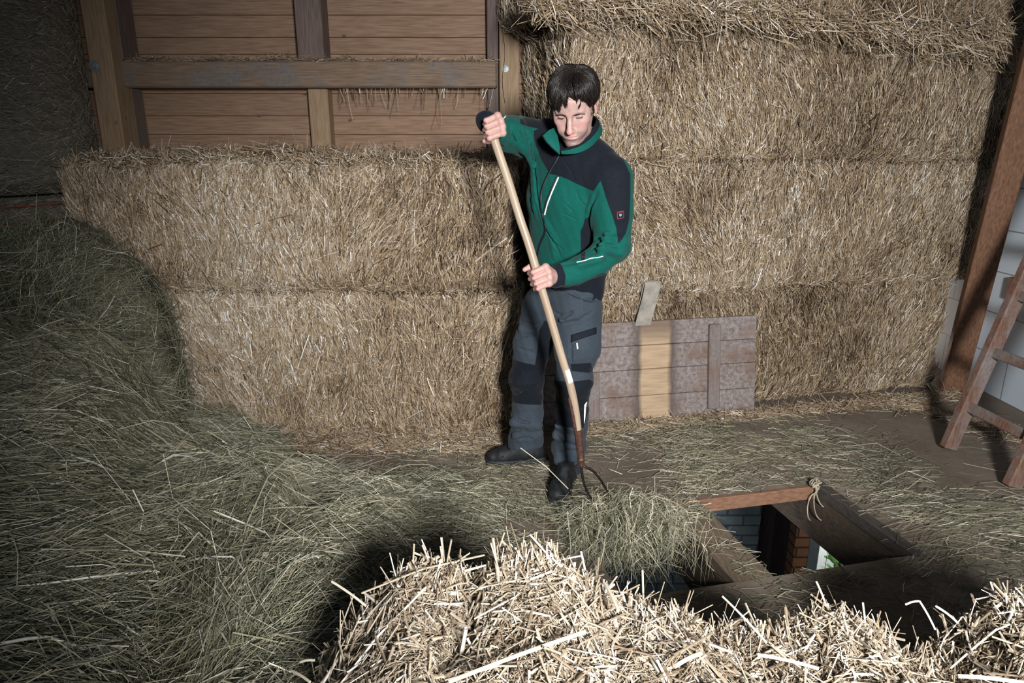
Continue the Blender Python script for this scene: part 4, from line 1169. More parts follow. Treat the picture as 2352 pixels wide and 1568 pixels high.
def build_net_bales(dn=1.0):
    for (z0, z1, lab, seed) in ((0.0, 1.235, 'lower round hay bale at the left edge, bound with red twine', 51), (1.245, 2.75, 'tall grey netted round hay bale at the upper left edge', 52)):
        c = V3(-3.02, 3.84, z0); Rb = 0.66; h = z1 - z0; mb = MB(); r = np.random.default_rng(seed)
        prof = [(0.0, 0.0), (Rb - 0.06, 0.0), (Rb, 0.06)] + [(Rb, t) for t in np.linspace(0.1, h - 0.1, 14)] + [(Rb, h - 0.06), (Rb - 0.06, h), (0.0, h)]
        mb.lathe(c, (0, 0, 1), prof, 64, rnd=0.25, mat=0)
        n = int(17000 * dn * h / 1.24); th = r.uniform(-2.6, 0.9, n); z = r.uniform(0.01, h - 0.01, n)
        nn = np.stack([np.cos(th), np.sin(th), 0 * th], 1); tt = np.stack([-np.sin(th), np.cos(th), 0 * th], 1)
        P = c + nn * (Rb + 0.004 + 0.004 * np.abs(snoise(np.stack([th * 0.7, z * 0, z], 1), 9.0))[:, None] + np.abs(r.normal(0, 0.003, (n, 1)))) + np.stack([0 * z, 0 * z, z], 1)
        ang = r.normal(0, 0.42, n); D = tt * np.cos(ang)[:, None] + V3(0, 0, 1) * np.sin(ang)[:, None]
        strands(mb, P, D, np.clip(r.lognormal(math.log(0.05), 0.4, n), 0.02, 0.12), r.uniform(0.0008, 0.0020, n), np.clip(r.normal(0.45, 0.22, n), 0, 1), 0.05, 2, 3, 1, seed)
        # net threads
        if seed == 52:
            for k in range(0):
                a0 = -2.7 + k * 0.14; pts = [c + V3((Rb + 0.014) * math.cos(a0 + 0.02 * math.sin(t * 40)), (Rb + 0.014) * math.sin(a0 + 0.02 * math.sin(t * 40)), t * h) for t in np.linspace(0.02, 0.98, 30)]
                mb.tube(pts, 0.0011, 4, rnd=0.95, mat=1)
        o = mb.build('round_bale', [M['old_hay'], M['old_hay']], origin=c); tag(o, lab, 'hay bale', 'round hay bales at the left edge')
        if seed == 51:
            for zz in (h - 0.035, h - 0.115, h - 0.30):
                m = MB(); pts = [c + V3((Rb + 0.018) * math.cos(t), (Rb + 0.018) * math.sin(t), zz + 0.006 * math.sin(3 * t)) for t in np.linspace(-2.8, 1.0, 60)]
                m.tube(pts, 0.004, 6); m.build('twine', M['red_twine'], o, smooth=True, origin=c + V3(0, 0, zz))

# ------------------------------------------------------------------ the worker
HANDLE = [(1128, 292, 2.515), (1134, 318, 2.51), (1150, 363, 2.50), (1165, 408, 2.49), (1180, 455, 2.475), (1194, 503, 2.462), (1212, 552, 2.45), (1228, 605, 2.44), (1244, 664, 2.435), (1262, 722, 2.432), (1279, 781, 2.432), (1295, 837, 2.435),
          (1309, 878, 2.44), (1318, 919, 2.447), (1325, 958, 2.453), (1330, 1009, 2.46), (1335, 1062, 2.465)]
HPT = np.array([W(*p) for p in HANDLE])
HR = 0.0152
# torso frame
TF = unit(V3(-0.70, -0.71, -0.10)); TL = unit(np.cross((0, 0, 1.0), TF)); TU = np.cross(TF, TL)
# head frame
YAW, PIT, ROL = math.radians(14), math.radians(33), math.radians(2)
hf = V3(-math.sin(YAW) * math.cos(PIT), -math.cos(YAW) * math.cos(PIT), -math.sin(PIT))
hl = unit(np.cross((0, 0, 1.0), hf)); hu = np.cross(hl, -hf); hu = np.cross(hf, hl)
hl, hu = hl * math.cos(ROL) + hu * math.sin(ROL), hu * math.cos(ROL) - hl * math.sin(ROL)
HM = np.stack([hl, hf, hu], 1)
HC = W(1317, 243, 2.62)
def hw(*q): return HC + HM @ np.array(q, float)

SPINE = [W(1311, 668, 2.86), W(1309, 560, 2.83), W(1312, 455, 2.79), W(1318, 385, 2.77)]
SHL, SHR = W(1404, 408, 2.63), W(1256, 322, 2.86)
ARML = [SHL, W(1405, 480, 2.61), W(1408, 560, 2.60), W(1372, 599, 2.56), W(1318, 624, 2.52), W(1276, 635, 2.49)]
ARMR = [SHR, W(1204, 316, 2.80), W(1166, 306, 2.73), W(1143, 293, 2.66), W(1121, 281, 2.60)]
NECK0, NECK1 = W(1326, 345, 2.75), hw(0, -0.035, -0.05)

def hand_ops(sd, c, axis, right, wrist, thumb, pip=(0, 0, 0, 0), flip=1, lean=0.0, sp=(-0.031, -0.0105, 0.0105, 0.030), mir=1.0):
    """fist round a stick. c: centre on the stick, axis: along the stick from index to little finger,
    right: from the stick towards the knuckles, in the picture plane; fingers cross the camera side of the stick"""
    a = unit(axis); r = unit(right - a * (right @ a)); n = np.cross(a, r)
    cam = unit(V3(0, 0, CAMZ) - c)
    if n @ cam < 0: n = -n
    Pp = lambda s, x, y: c + a * s + r * x + n * y
    K = []
    lens = (1.0, 1.08, 1.02, 0.86)
    for i in range(4):
        s = sp[i]; l = lens[i]
        k = Pp(s * 1.02, 0.034 + (0.0, 0.004, 0.002, -0.004)[i], 0.023 - 0.002 * abs(i - 1.2))
        sl = lean * (1 if True else 0)
        p1 = Pp(s + sl * 0.02, -0.014 * l, HR + 0.0125)
        p2 = Pp(s + sl * 0.03, -0.030 * l + 0.002, 0.001)
        p3 = Pp(s + sl * 0.03, -0.016, -HR - 0.0085)
        p4 = Pp(s + sl * 0.025, 0.004, -HR - 0.0085)
        K.append((k, p1, p2, p3, p4))
    # palm and back of the hand
    for i, (k, *_) in enumerate(K):
        sd.cone(wrist, k, 0.0215, 0.0118, 0.010)
        sd.cone(wrist * 0.35 + Pp(sp[i] * 0.8, 0.026, -0.016) * 0.65, k, 0.014, 0.0105, 0.010)
    sd.cone(Pp(sp[0] * 0.8, 0.030, 0.004), Pp(sp[3] * 0.8, 0.028, 0.004), 0.0125, 0.0115, 0.010)
    # thumb
    tb = Pp(sp[0] * 0.6, 0.026, -0.020)
    sd.cone(wrist * 0.5 + tb * 0.5, tb, 0.018, 0.0145, 0.010)
    sd.cone(tb, thumb[0], 0.0140, 0.0115, 0.006); sd.cone(thumb[0], thumb[1], 0.0112, 0.0088, 0.004)
    # fingers
    for i, (k, p1, p2, p3, p4) in enumerate(K):
        q = (1.0, 1.02, 0.98, 0.88)[i]
        sd.cone(k, p1, 0.0112 * q, 0.0100 * q, 0.0022); sd.ell(k + n * 0.001, np.array([0.0118, 0.0118, 0.0118]) * q, 0.004)
        sd.cone(p1, p2, 0.0100 * q, 0.0092 * q, 0.0022); sd.cone(p2, p3, 0.0090 * q, 0.0082 * q, 0.0022); sd.cone(p3, p4, 0.0082 * q, 0.0075 * q, 0.0022)
        sd.ell(p1 + n * 0.0005, np.array([0.0106, 0.0106, 0.0106]) * q, 0.003)
    for i in range(3):                            # valleys between the fingers
        k0, k1 = K[i], K[i + 1]
        m = lambda j, f=0.5: (k0[j] + k1[j]) * 0.5
        sd.cut(m(0) * 0.8 + m(1) * 0.2 + n * 0.0125, m(1) + n * 0.011, 0.0018, 0.0026, 0.004)
        sd.cut(m(1) + n * 0.011, m(2) - r * 0.010, 0.0026, 0.0026, 0.004)
    return K

def build_person():
    hand_knuckles = []
    B = Sdf()
    E = lambda c, r, k=0.01: B.ell(hw(*c), np.array(r), k, HM)
    C = lambda a, b, r1, r2, k=0.01: B.cone(hw(*a), hw(*b), r1, r2, k)
    # trunk and arms under the clothes
    B.chain(SPINE, [0.125, 0.125, 0.14, 0.13], 0.05, (TF, 0.72))
    B.chain([SPINE[3], SHL], [0.07, 0.055], 0.04); B.chain([SPINE[3], SHR], [0.07, 0.055], 0.04)
    B.chain(ARML, [0.050, 0.044, 0.036, 0.030, 0.026, 0.025], 0.02); B.chain(ARMR, [0.050, 0.044, 0.036, 0.030, 0.025], 0.02)
    B.cone(NECK0 + V3(-0.006, 0.015, 0), NECK1, 0.060, 0.048, 0.025)
    # cranium, face, jaw
    E((0, -0.014, 0.036), (0.0765, 0.098, 0.086), 0.02)
    E((0, 0.022, -0.020), (0.0620, 0.066, 0.085), 0.02)
    for s in (-1, 1):
        C((s * 0.050, 0.000, -0.046), (s * 0.043, 0.032, -0.082), 0.015, 0.0145, 0.02)
        C((s * 0.043, 0.032, -0.082), (s * 0.014, 0.074, -0.105), 0.0145, 0.016, 0.02)
        E((s * 0.042, 0.060, -0.023), (0.020, 0.020, 0.018), 0.018); E((s * 0.0535, 0.040, 0.006), (0.012, 0.026, 0.034), 0.02)          # cheekbone
        E((s * 0.034, 0.066, -0.055), (0.020, 0.018, 0.022), 0.018)
        C((s * 0.010, 0.0820, 0.0185), (s * 0.040, 0.0715, 0.0200), 0.012, 0.011, 0.012)   # brow
    E((0, 0.082, -0.103), (0.019, 0.017, 0.016), 0.012)
    E((0, 0.074, -0.070), (0.034, 0.022, 0.026), 0.016)
    E((0, 0.062, 0.050), (0.052, 0.030, 0.036), 0.02)                        # forehead
    for s in (-1, 1):
        B.s_(ellipsoid(hw(s * 0.0325, 0.0955, 0.0062), np.array([0.0175, 0.0150, 0.0105]), HM), 0.010)
        B.s_(ellipsoid(hw(s * 0.017, 0.0945, 0.003), np.array([0.006, 0.010, 0.010]), HM), 0.008)
        E((s * 0.0325, 0.0700, 0.0052), (0.0145, 0.0135, 0.0120), 0.003)    # lidded eye
        C((s * 0.021, 0.0780, -0.0058), (s * 0.045, 0.0725, -0.0038), 0.0030, 0.0028, 0.006)  # lower lid
        B.cut(hw(s * 0.0215, 0.0850, 0.0002), hw(s * 0.0325, 0.0860, -0.0014), 0.0012, 0.0014, 0.002)
        B.cut(hw(s * 0.0325, 0.0860, -0.0014), hw(s * 0.0440, 0.0795, 0.0004), 0.0014, 0.0011, 0.002)
    C((0, 0.087, 0.014), (0, 0.100, -0.012), 0.0082, 0.0085, 0.010); C((0, 0.100, -0.012), (0, 0.1135, -0.035), 0.0085, 0.0112, 0.006)
    E((0, 0.1145, -0.0375), (0.0115, 0.0105, 0.0098), 0.005)
    for s in (-1, 1):
        E((s * 0.0112, 0.1005, -0.0410), (0.0072, 0.0110, 0.0072), 0.007)
        B.cut(hw(s * 0.0065, 0.108, -0.0505), hw(s * 0.0085, 0.1005, -0.0500), 0.0028, 0.0028, 0.003)
        B.cut(hw(s * 0.020, 0.1005, -0.043), hw(s * 0.028, 0.090, -0.062), 0.0016, 0.0016, 0.006)   # nasolabial fold
        B.cut(hw(s * 0.0205, 0.103, -0.040), hw(s * 0.0190, 0.099, -0.0475), 0.0014, 0.0014, 0.003)
    E((0, 0.0920, -0.0642), (0.0215, 0.0080, 0.0042), 0.004); E((0, 0.0912, -0.0752), (0.0185, 0.0084, 0.0048), 0.004)
    B.cut(hw(-0.0240, 0.0905, -0.0702), hw(0, 0.1025, -0.0692), 0.0013, 0.0018, 0.003); B.cut(hw(0, 0.1025, -0.0692), hw(0.0240, 0.0905, -0.0702), 0.0018, 0.0013, 0.003)
    B.cut(hw(-0.012, 0.098, -0.090), hw(0.012, 0.098, -0.090), 0.003, 0.003, 0.008)
    B.cut(hw(0, 0.1015, -0.055), hw(0, 0.101, -0.062), 0.0016, 0.0020, 0.004)
    for s in (-1, 1):                             # ears
        E((s * 0.0785, -0.014, -0.010), (0.0085, 0.0185, 0.033), 0.006)
        C((s * 0.084, -0.024, 0.014), (s * 0.085, -0.027, -0.008), 0.005, 0.005, 0.004)
        C((s * 0.081, -0.008, 0.022), (s * 0.084, -0.024, 0.014), 0.005, 0.005, 0.004)
        E((s * 0.079, -0.004, -0.030), (0.005, 0.008, 0.009), 0.004)
        B.s_(ellipsoid(hw(s * 0.0905, -0.010, -0.002), np.array([0.007, 0.010, 0.018]), HM), 0.004)
    # hands
    cL = W(1237, 636, 2.437); axL = unit(W(1244, 664, 2.435) - W(1228, 605, 2.44))
    thL = (cL + axL * -0.030 + V3(-0.020, 0.030, 0.004), W(1205, 619, 2.462))
    hand_ops(B, cL, axL, V3(1, 0, 0.12), W(1274, 636, 2.484), thL, lean=0.30)
    cR = W(1131, 293, 2.515); axR = unit(W(1128, 283, 2.52) - W(1140, 335, 2.505))       # little finger on top
    thR = (W(1129, 314, 2.550), W(1113, 324, 2.512))
    hand_ops(B, cR, axR, V3(0.93, -0.1, 0.36), W(1131, 279, 2.592), thR, lean=-0.35)

    def skin_attrs(V, Nn):
        q = (V - HC) @ HM
        x, y, z = np.abs(q[:, 0]), q[:, 1], q[:, 2]
        nz = snoise(V, 260.0)
        sm = lambda v, a, b: np.clip((v - a) / (b - a), 0, 1)
        head = (np.linalg.norm(q, axis=1) < 0.17) & (y > -0.02)
        zc = 0.0120 + 0.0036 * np.sin(np.clip((x - 0.012) / 0.04, 0, 1) * 2.6)
        wdt = 0.0046 * (1 - 0.55 * sm(x, 0.03, 0.052))
        brow = np.clip(1.2 - np.abs(z - zc) / wdt, 0, 1) * sm(x, 0.010, 0.016) * sm(x, 0.055, 0.046) * (y > 0.05) * (0.30 + 0.10 * nz)
        zl = 0.0000 - 0.0018 * np.cos((x - 0.0325) / 0.012 * 1.3)
        lash = np.clip(1.35 - np.abs(z - zl) / 0.0014, 0, 1) * sm(x, 0.0185, 0.021) * sm(x, 0.0465, 0.044) * (y > 0.06)
        jaw = sm(z, -0.043, -0.056) * sm(z, -0.15, -0.12) * (y > -0.01)
        cheek = sm(x, 0.030, 0.050) * sm(z, -0.035, -0.055)
        lips = np.clip(1.3 - np.sqrt((x / 0.023) ** 2 + ((z + 0.0698) / 0.0085) ** 2), 0, 1) * (y > 0.08)
        st = np.maximum(jaw, cheek) * (1 - np.clip(lips * 3, 0, 1)) * 1.1
        st = st * (0.6 + 0.4 * sm(z, -0.045, -0.075))
        red = np.clip(lips * 2, 0, 1) * 0.45 + 0.62 * np.exp(-((x / 0.018) ** 2 + ((z + 0.038) / 0.018) ** 2)) * (y > 0.09) + 0.34 * np.exp(-(((x - 0.042) / 0.02) ** 2 + ((z + 0.032) / 0.02) ** 2)) + 0.45 * (x > 0.073)
        red = np.where(head | ((x > 0.073) & (np.linalg.norm(q, axis=1) < 0.12)), red, 0.22 + 0.10 * snoise(V, 60.0))
        return {'brow': np.clip(np.where(head, np.maximum(brow, lash * 0.9), 0), 0, 1), 'stubble': np.where(head, st, 0), 'red': np.clip(red, 0, 1)}
    body, BV, BQ = sdf_obj(B, 0.0022, 'person', M['skin'], None, None, skin_attrs, 1)
    tag(body, 'man in green and navy work jacket standing with both hands on a fork, looking down', 'person')

    # ---------------------------------------------------------------- jacket
    def jacket_sdf():
        J = Sdf()
        J.chain([W(1311, 652, 2.86), W(1309, 560, 2.83), W(1312, 455, 2.79), W(1316, 392, 2.775)], [0.158, 0.163, 0.182, 0.160], 0.06, (TF, 0.74))
        J.chain([SPINE[3] - V3(0, 0, 0.01), SHL + V3(-0.012, 0.01, -0.004)], [0.090, 0.078], 0.05); J.chain([SPINE[3], SHR], [0.088, 0.074], 0.05)
        J.cone(W(1328, 340, 2.77), W(1375, 376, 2.68), 0.062, 0.066, 0.04); J.cone(W(1318, 338, 2.78), W(1272, 318, 2.85), 0.06, 0.058, 0.04)
        J.chain(ARML, [0.080, 0.079, 0.067, 0.054, 0.046, 0.040], 0.022)
        J.chain([ARMR[0], ARMR[1], ARMR[2], ARMR[3]], [0.078, 0.073, 0.064, 0.050], 0.022)
        # sleeve gathered above the cuffs, hem band
        J.cone(W(1302, 630, 2.512), W(1297, 632, 2.508), 0.0455, 0.0455, 0.006); J.cone(ARMR[3], ARMR[4] + (ARMR[3] - ARMR[4]) * 0.4, 0.05, 0.043, 0.01)
        J.cone(ARML[4], W(1274, 636, 2.486), 0.0405, 0.0375, 0.004); J.cone(ARMR[3], ARMR[4] - (ARMR[3] - ARMR[4]) * 0.15, 0.04, 0.0385, 0.004)
        # soft padding folds
        for (a, b, r) in ((W(1170, 300, 2.66), W(1196, 332, 2.72), 0.018), (W(1192, 292, 2.72), W(1212, 340, 2.76), 0.018), (W(1180, 285, 2.68), W(1206, 345, 2.72), 0.014), (W(1392, 548, 2.52), W(1432, 552, 2.54), 0.018), (W(1380, 570, 2.50), W(1425, 580, 2.53), 0.018), (W(1330, 606, 2.485), W(1380, 590, 2.50), 0.014)):
            J.cone(a, b, r, r, 0.02)
        J.s_(ellipsoid(W(1325, 318, 2.70), np.array([0.058, 0.062, 0.075])), 0.010)          # neck opening
        J.cut(W(1292, 348, 2.60), W(1312, 328, 2.64), 0.012, 0.036, 0.01)
        return J
    wob = lambda P: 0.0022 * snoise(P, 22.0, 8, 2) + 0.0012 * snoise(P, 55.0, 8, 7)
    J = jacket_sdf(); V0, Q0 = J.mesh(0.007); tr = bvh(V0, Q0)
    CREASE = [([(1171, 277), (1176, 311), (1190, 330), (1204, 344)], 0.0062, 1), ([(1186, 284), (1192, 309), (1197, 330), (1205, 346)], 0.0058, 1), ([(1169, 265), (1163, 288), (1154, 336)], 0.0062, 1), ([(1164, 308), (1172, 324), (1178, 332)], 0.004, 0),
              ([(1222, 305), (1218, 328), (1215, 346)], 0.005, 1), ([(1206, 292), (1212, 318), (1213, 340)], 0.0045, 1), ([(1226, 345), (1229, 400), (1233, 446), (1242, 490), (1252, 518), (1268, 552)], 0.0070, 1), ([(1240, 352), (1237, 385), (1242, 420)], 0.0040, 0), ([(1322, 434), (1331, 459), (1347, 473)], 0.0045, 0), ([(1318, 472), (1334, 467), (1348, 470)], 0.0042, 0),
              ([(1290, 462), (1306, 476), (1322, 490)], 0.0045, 0), ([(1278, 482), (1305, 495), (1330, 507)], 0.0042, 0), ([(1362, 556), (1370, 547), (1382, 541), (1412, 536)], 0.0068, 1), ([(1354, 576), (1368, 566), (1384, 561), (1418, 566)], 0.0062, 1), ([(1254, 528), (1268, 548), (1276, 565), (1287, 592)], 0.0062, 1), ([(1264, 540), (1280, 562), (1300, 584)], 0.0045, 0), ([(1268, 552), (1272, 572), (1282, 594)], 0.004, 0),
              ([(1292, 362), (1302, 378), (1313, 395), (1322, 416)], 0.0048, 0), ([(1328, 613), (1342, 628)], 0.004, 0), ([(1400, 600), (1425, 585)], 0.004, 0), ([(1378, 592), (1392, 604)], 0.004, 0), ([(1372, 440), (1364, 458), (1357, 476), (1353, 505), (1357, 535), (1362, 556)], 0.0095, 1), ([(1380, 592), (1350, 597), (1320, 603), (1290, 608), (1266, 614)], 0.0080, 1), ([(1220, 420), (1218, 480), (1222, 540)], 0.004, 0), ([(1395, 470), (1400, 500), (1390, 528)], 0.003, 0)]
    for pts, r in (([(1179, 274), (1186, 308), (1203, 348)], 0.017), ([(1198, 284), (1204, 315), (1213, 350)], 0.015), ([(1161, 272), (1158, 300), (1160, 336)], 0.017), ([(1170, 318), (1184, 340)], 0.013), ([(1214, 296), (1222, 322), (1224, 350)], 0.014), ([(1222, 370), (1224, 430), (1230, 500)], 0.018), ([(1262, 552), (1270, 580), (1274, 598)], 0.012),
                   ([(1250, 500), (1262, 524), (1282, 560)], 0.014)):
        P, Nn = on_surface(tr, pts, 7, -0.010)
        J.chain(list(P), [r * 0.6, r * 0.85, r, r, r, r * 0.85, r * 0.6], 0.010)
    FOLD = []
    for ci, (pts, r, deep) in enumerate(CREASE):
        P, Nn = on_surface(tr, pts, 13, -0.001)
        w = r * (0.80 if deep else 0.70); dp = r * (1.75 if deep else 0.70)
        if r > 0.0078: dp = r * 1.2
        FOLD.append((P, w, dp))
    def folds(X):
        o = np.zeros(len(X))
        for P, w, dp in FOLD:
            lo, hi = P.min(0) - 4 * w, P.max(0) + 4 * w
            m = np.nonzero(((X > lo) & (X < hi)).all(1))[0]
            if not len(m): continue
            q = X[m]; best = np.full(len(m), 9.0); par = np.zeros(len(m)); n = len(P) - 1
            for i in range(n):
                e = P[i + 1] - P[i]; t = np.clip(((q - P[i]) @ e) / (e @ e + 1e-12), 0, 1)
                d = np.linalg.norm(q - P[i] - t[:, None] * e, axis=1); u = d < best
                best = np.where(u, d, best); par = np.where(u, (i + t) / n, par)
            env = np.sin(math.pi * np.clip(par, 0.02, 0.98)) ** 0.7
            o[m] += dp * env * (np.exp(-(best / w) ** 2) - 0.30 * np.exp(-((best - 2.0 * w) / (1.1 * w)) ** 2))
        return o
    YOKE = [(1290, 250), (1240, 256), (1194, 274), (1196, 285), (1212, 290), (1237, 296), (1226, 300), (1226, 318), (1230, 333), (1239, 357), (1248, 375), (1262, 398), (1280, 402), (1300, 409), (1340, 428), (1364, 438), (1372, 425), (1380, 415), (1385, 432), (1392, 454), (1400, 478), (1407, 497), (1415, 522),
            (1418, 545), (1420, 560), (1430, 548), (1438, 534), (1445, 505), (1447, 480), (1448, 440), (1448, 400), (1425, 350), (1400, 300), (1380, 262), (1320, 240)]
    PANEL = [(1356, 440), (1350, 470), (1346, 490), (1339, 520), (1333, 530), (1334, 560), (1335, 600), (1380, 585), (1368, 560), (1358, 530), (1353, 500), (1358, 470)]
    HEM = [(1190, 648), (1225, 652), (1267, 655), (1300, 657), (1330, 652), (1386, 626), (1420, 640), (1400, 690), (1180, 690)]
    CUFL = [(1287, 605), (1293, 615), (1299, 633), (1298, 650), (1294, 668), (1240, 670), (1240, 598)]
    CUFR = [(1090, 240), (1126, 240), (1140, 262), (1146, 285), (1142, 310), (1130, 320), (1085, 318)]
    def jattr(V, Nn):
        p = proj(V); d = poly_sd(p, YOKE)
        for pl in (PANEL, HEM, CUFR): d = np.maximum(d, poly_sd(p, pl))
        d = np.where(V[:, 1] < 2.575, np.maximum(d, poly_sd(p, CUFL)), d)
        d = np.where((poly_sd(p, PANEL) > -3) & (V[:, 1] < 2.62) & (p[:, 0] > 1345), poly_sd(p, YOKE), d)
        return {'navy': d}
    jk, JV, JQ = sdf_obj(J, 0.0029, 'jacket', M['jacket'], body, lambda P: wob(P) + folds(P), jattr, 1)
    tj = bvh(JV, JQ)
    def strip(name, pts, n, w, mat, parent, th=0.0015, lift=0.0006, label=None, tree=None):
        P, Nn = on_surface(tree or tj, pts, n, lift)
        for _ in range(2):
            P[1:-1] = 0.5 * P[1:-1] + 0.25 * (P[:-2] + P[2:])
        mb = MB(); ribbon(mb, P, Nn, w, th); o = mb.build(name, mat, parent, smooth=True, origin=P[0])
        if label: o['label'] = label
        return o
    zp = [(1286, 352), (1281, 363), (1262, 395), (1250, 420), (1242, 445), (1242, 478), (1248, 503), (1254, 520), (1252, 536), (1243, 553), (1237, 572), (1235, 590), (1237, 604)]
    strip('zipper', zp, 44, 0.0042, M['zip'], jk, 0.003)
    strip('pocket_zipper', [(1283, 407), (1270, 436), (1258, 466), (1251, 493)], 20, 0.0030, M['reflect'], jk, 0.0022, label='white chest pocket edge')
    strip('pocket_seam', [(1280, 404), (1266, 435), (1254, 465), (1248, 490)], 20, 0.0022, M['zip'], jk, 0.002)
    strip('piping', [(1325, 602), (1345, 598), (1358, 592), (1372, 592), (1385, 588)], 14, 0.0016, M['reflect'], jk, 0.002, label='white reflective piping on the forearm')
    strip('piping', [(1153, 275), (1158, 271), (1161, 267)], 6, 0.0020, M['reflect'], jk, 0.002, label='white reflective piping on the raised sleeve')
    strip('seam', [(1262, 398), (1280, 402), (1300, 409), (1340, 428), (1364, 438)], 24, 0.0010, M['navy'], jk, 0.0012)
    # sleeve badge: red square outline with a pale bird-like mark, embossed rectangle above
    c, nn = hit(tj, 1424, 493); nn = unit(nn)
    if nn @ ray(1424, 493) > 0: nn = -nn
    ux = unit(W(1432, 492, 2.55) - W(1416, 494, 2.55)); ux = unit(ux - nn * (ux @ nn)); uy = np.cross(nn, ux)
    mb = MB(); cc = c + nn * 0.003; s = 0.0125
    mb.box(cc, [ux, uy, nn], (s, s, 0.0012), mat=0)
    for (dx, dy, a, b) in ((0, s, s + 0.0007, 0.0007), (0, -s, s + 0.0007, 0.0007), (s, 0, 0.0007, s + 0.0007), (-s, 0, 0.0007, s + 0.0007)):
        mb.box(cc + ux * dx + uy * dy, [ux, uy, nn], (a, b, 0.0020), mat=1)
    for k in range(3): mb.box(cc + ux * (-0.006 + 0.006 * k) + uy * 0.0088, [ux, uy, nn], (0.002, 0.0011, 0.0019), mat=1)
    th = np.linspace(0, 2 * math.pi, 26)[:-1]
    hx = 0.0052 * np.sin(th) ** 3 * 1.05; hy = 0.00040 * (13 * np.cos(th) - 5 * np.cos(2 * th) - 2 * np.cos(3 * th) - np.cos(4 * th)) - 0.0005
    pts = np.array([cc + nn * 0.0020 + ux * a + uy * b for a, b in zip(hx, hy)]); pts = np.vstack([pts, cc + nn * 0.0028])
    mb.add(pts, None, [[i, (i + 1) % 25, 25] for i in range(25)], mat=2)
    mb.build('logo_patch', [M['navy'], M['red'], M['pale']], jk, origin=cc)
    mb = MB(); c2 = None
    for q in (((1408, 466), (1437, 462)), ((1410, 474), (1438, 470)), ((1408, 466), (1410, 474)), ((1437, 462), (1438, 470)), ((1418, 465), (1419, 473)), ((1428, 463), (1429, 472))):
        P, Nn = on_surface(tj, q, 5, 0.0006); ribbon(mb, P, Nn, 0.0010, 0.0012)
    mb.build('embossed_patch', M['navy'], jk)

    # collar: standing green band with navy lining, left wing folded open
    def loop(pts, n=48):
        P = np.array([W(*p) for p in pts]); t = np.concatenate([[0], np.cumsum(np.linalg.norm(np.diff(P, axis=0), axis=1))])
        s = np.linspace(0, t[-1], n); P = np.stack([np.interp(s, t, P[:, c]) for c in range(3)], 1)
        for _ in range(4): P[1:-1] = 0.5 * P[1:-1] + 0.25 * (P[:-2] + P[2:])
        return P
    bot = loop([(1290, 354, 2.585), (1310, 356, 2.58), (1338, 350, 2.595), (1362, 334, 2.64), (1382, 312, 2.71), (1386, 292, 2.79), (1360, 290, 2.87), (1320, 290, 2.90), (1280, 300, 2.86), (1262, 312, 2.77), (1264, 332, 2.68), (1284, 353, 2.60)])
    mid = loop([(1288, 347, 2.575), (1312, 344, 2.57), (1335, 336, 2.585), (1358, 318, 2.625), (1376, 296, 2.69), (1379, 276, 2.77), (1356, 268, 2.85), (1320, 266, 2.87), (1284, 278, 2.82), (1268, 294, 2.74), (1270, 318, 2.66), (1285, 347, 2.595)])
    top = loop([(1292, 342, 2.585), (1313, 338, 2.585), (1333, 327, 2.60), (1353, 307, 2.64), (1369, 284, 2.695), (1373, 268, 2.765), (1352, 262, 2.84), (1320, 260, 2.855), (1288, 274, 2.81), (1274, 292, 2.74), (1275, 316, 2.67), (1288, 345, 2.60)])
    cen = W(1324, 310, 2.72); mb = MB(); inn = [x + unit(cen - x) * 0.006 for x in (top, mid, bot)]
    rows = [bot, mid, top, inn[0], inn[1], inn[2]]; n = len(bot)
    for (i, mt) in ((0, 0), (1, 1), (2, 1), (3, 1), (4, 1)):
        a, b = rows[i], rows[i + 1]; v = np.concatenate([a, b])
        mb.add(v, [[j, j + 1, n + j + 1, n + j] for j in range(n - 1)], mat=mt)
    # folded wing on his right
    g = np.array([[(1276, 292, 2.66), (1281, 315, 2.625), (1284, 332, 2.60), (1286, 351, 2.588)], [(1262, 298, 2.63), (1266, 318, 2.605), (1274, 336, 2.59), (1284, 352, 2.582)], [(1246, 312, 2.615), (1254, 325, 2.60), (1268, 340, 2.588), (1283, 353, 2.580)]])
    Pw = np.array([[W(*p) for p in row] for row in g]); up = lambda A, n: np.stack([np.stack([np.interp(np.linspace(0, A.shape[0] - 1, n), np.arange(A.shape[0]), A[:, j, c]) for c in range(3)], 1) for j in range(A.shape[1])], 1)
    Pw = up(Pw, 9); Pw = np.transpose(up(np.transpose(Pw, (1, 0, 2)), 12), (1, 0, 2))
    v = np.concatenate([Pw.reshape(-1, 3), (Pw + V3(0.002, 0.006, -0.003)).reshape(-1, 3)]); i = (np.arange(8)[:, None] * 12 + np.arange(11)[None]); q = np.stack([i, i + 1, i + 13, i + 12], -1).reshape(-1, 4)
    mb.add(v, np.concatenate([q, q[:, ::-1] + 108]), mat=0)
    rim = np.concatenate([Pw[-1]]); mb.tube(rim, 0.0022, 6, mat=1)
    mb.build('collar', [M['green'], M['navy']], jk, smooth=True)

    # ---------------------------------------------------------------- trousers
    T = Sdf()
    hipR, kneR, shR, anR = W(1250, 705, 2.91), W(1209, 868, 2.92), W(1211, 945, 2.965), W(1207, 1008, 3.0)
    hipL, kneL, shL, anL = W(1322, 708, 2.80), W(1316, 875, 2.74), W(1313, 950, 2.79), W(1307, 1030, 2.845)
    T.cone(W(1308, 655, 2.865), W(1296, 715, 2.868), 0.150, 0.150, 0.04, (TF, 0.78))
    T.chain([hipR, (hipR + kneR) / 2 + V3(-0.012, -0.01, 0), kneR, shR, anR, W(1206, 1040, 3.01)], [0.098, 0.084, 0.074, 0.069, 0.076, 0.079], 0.03)
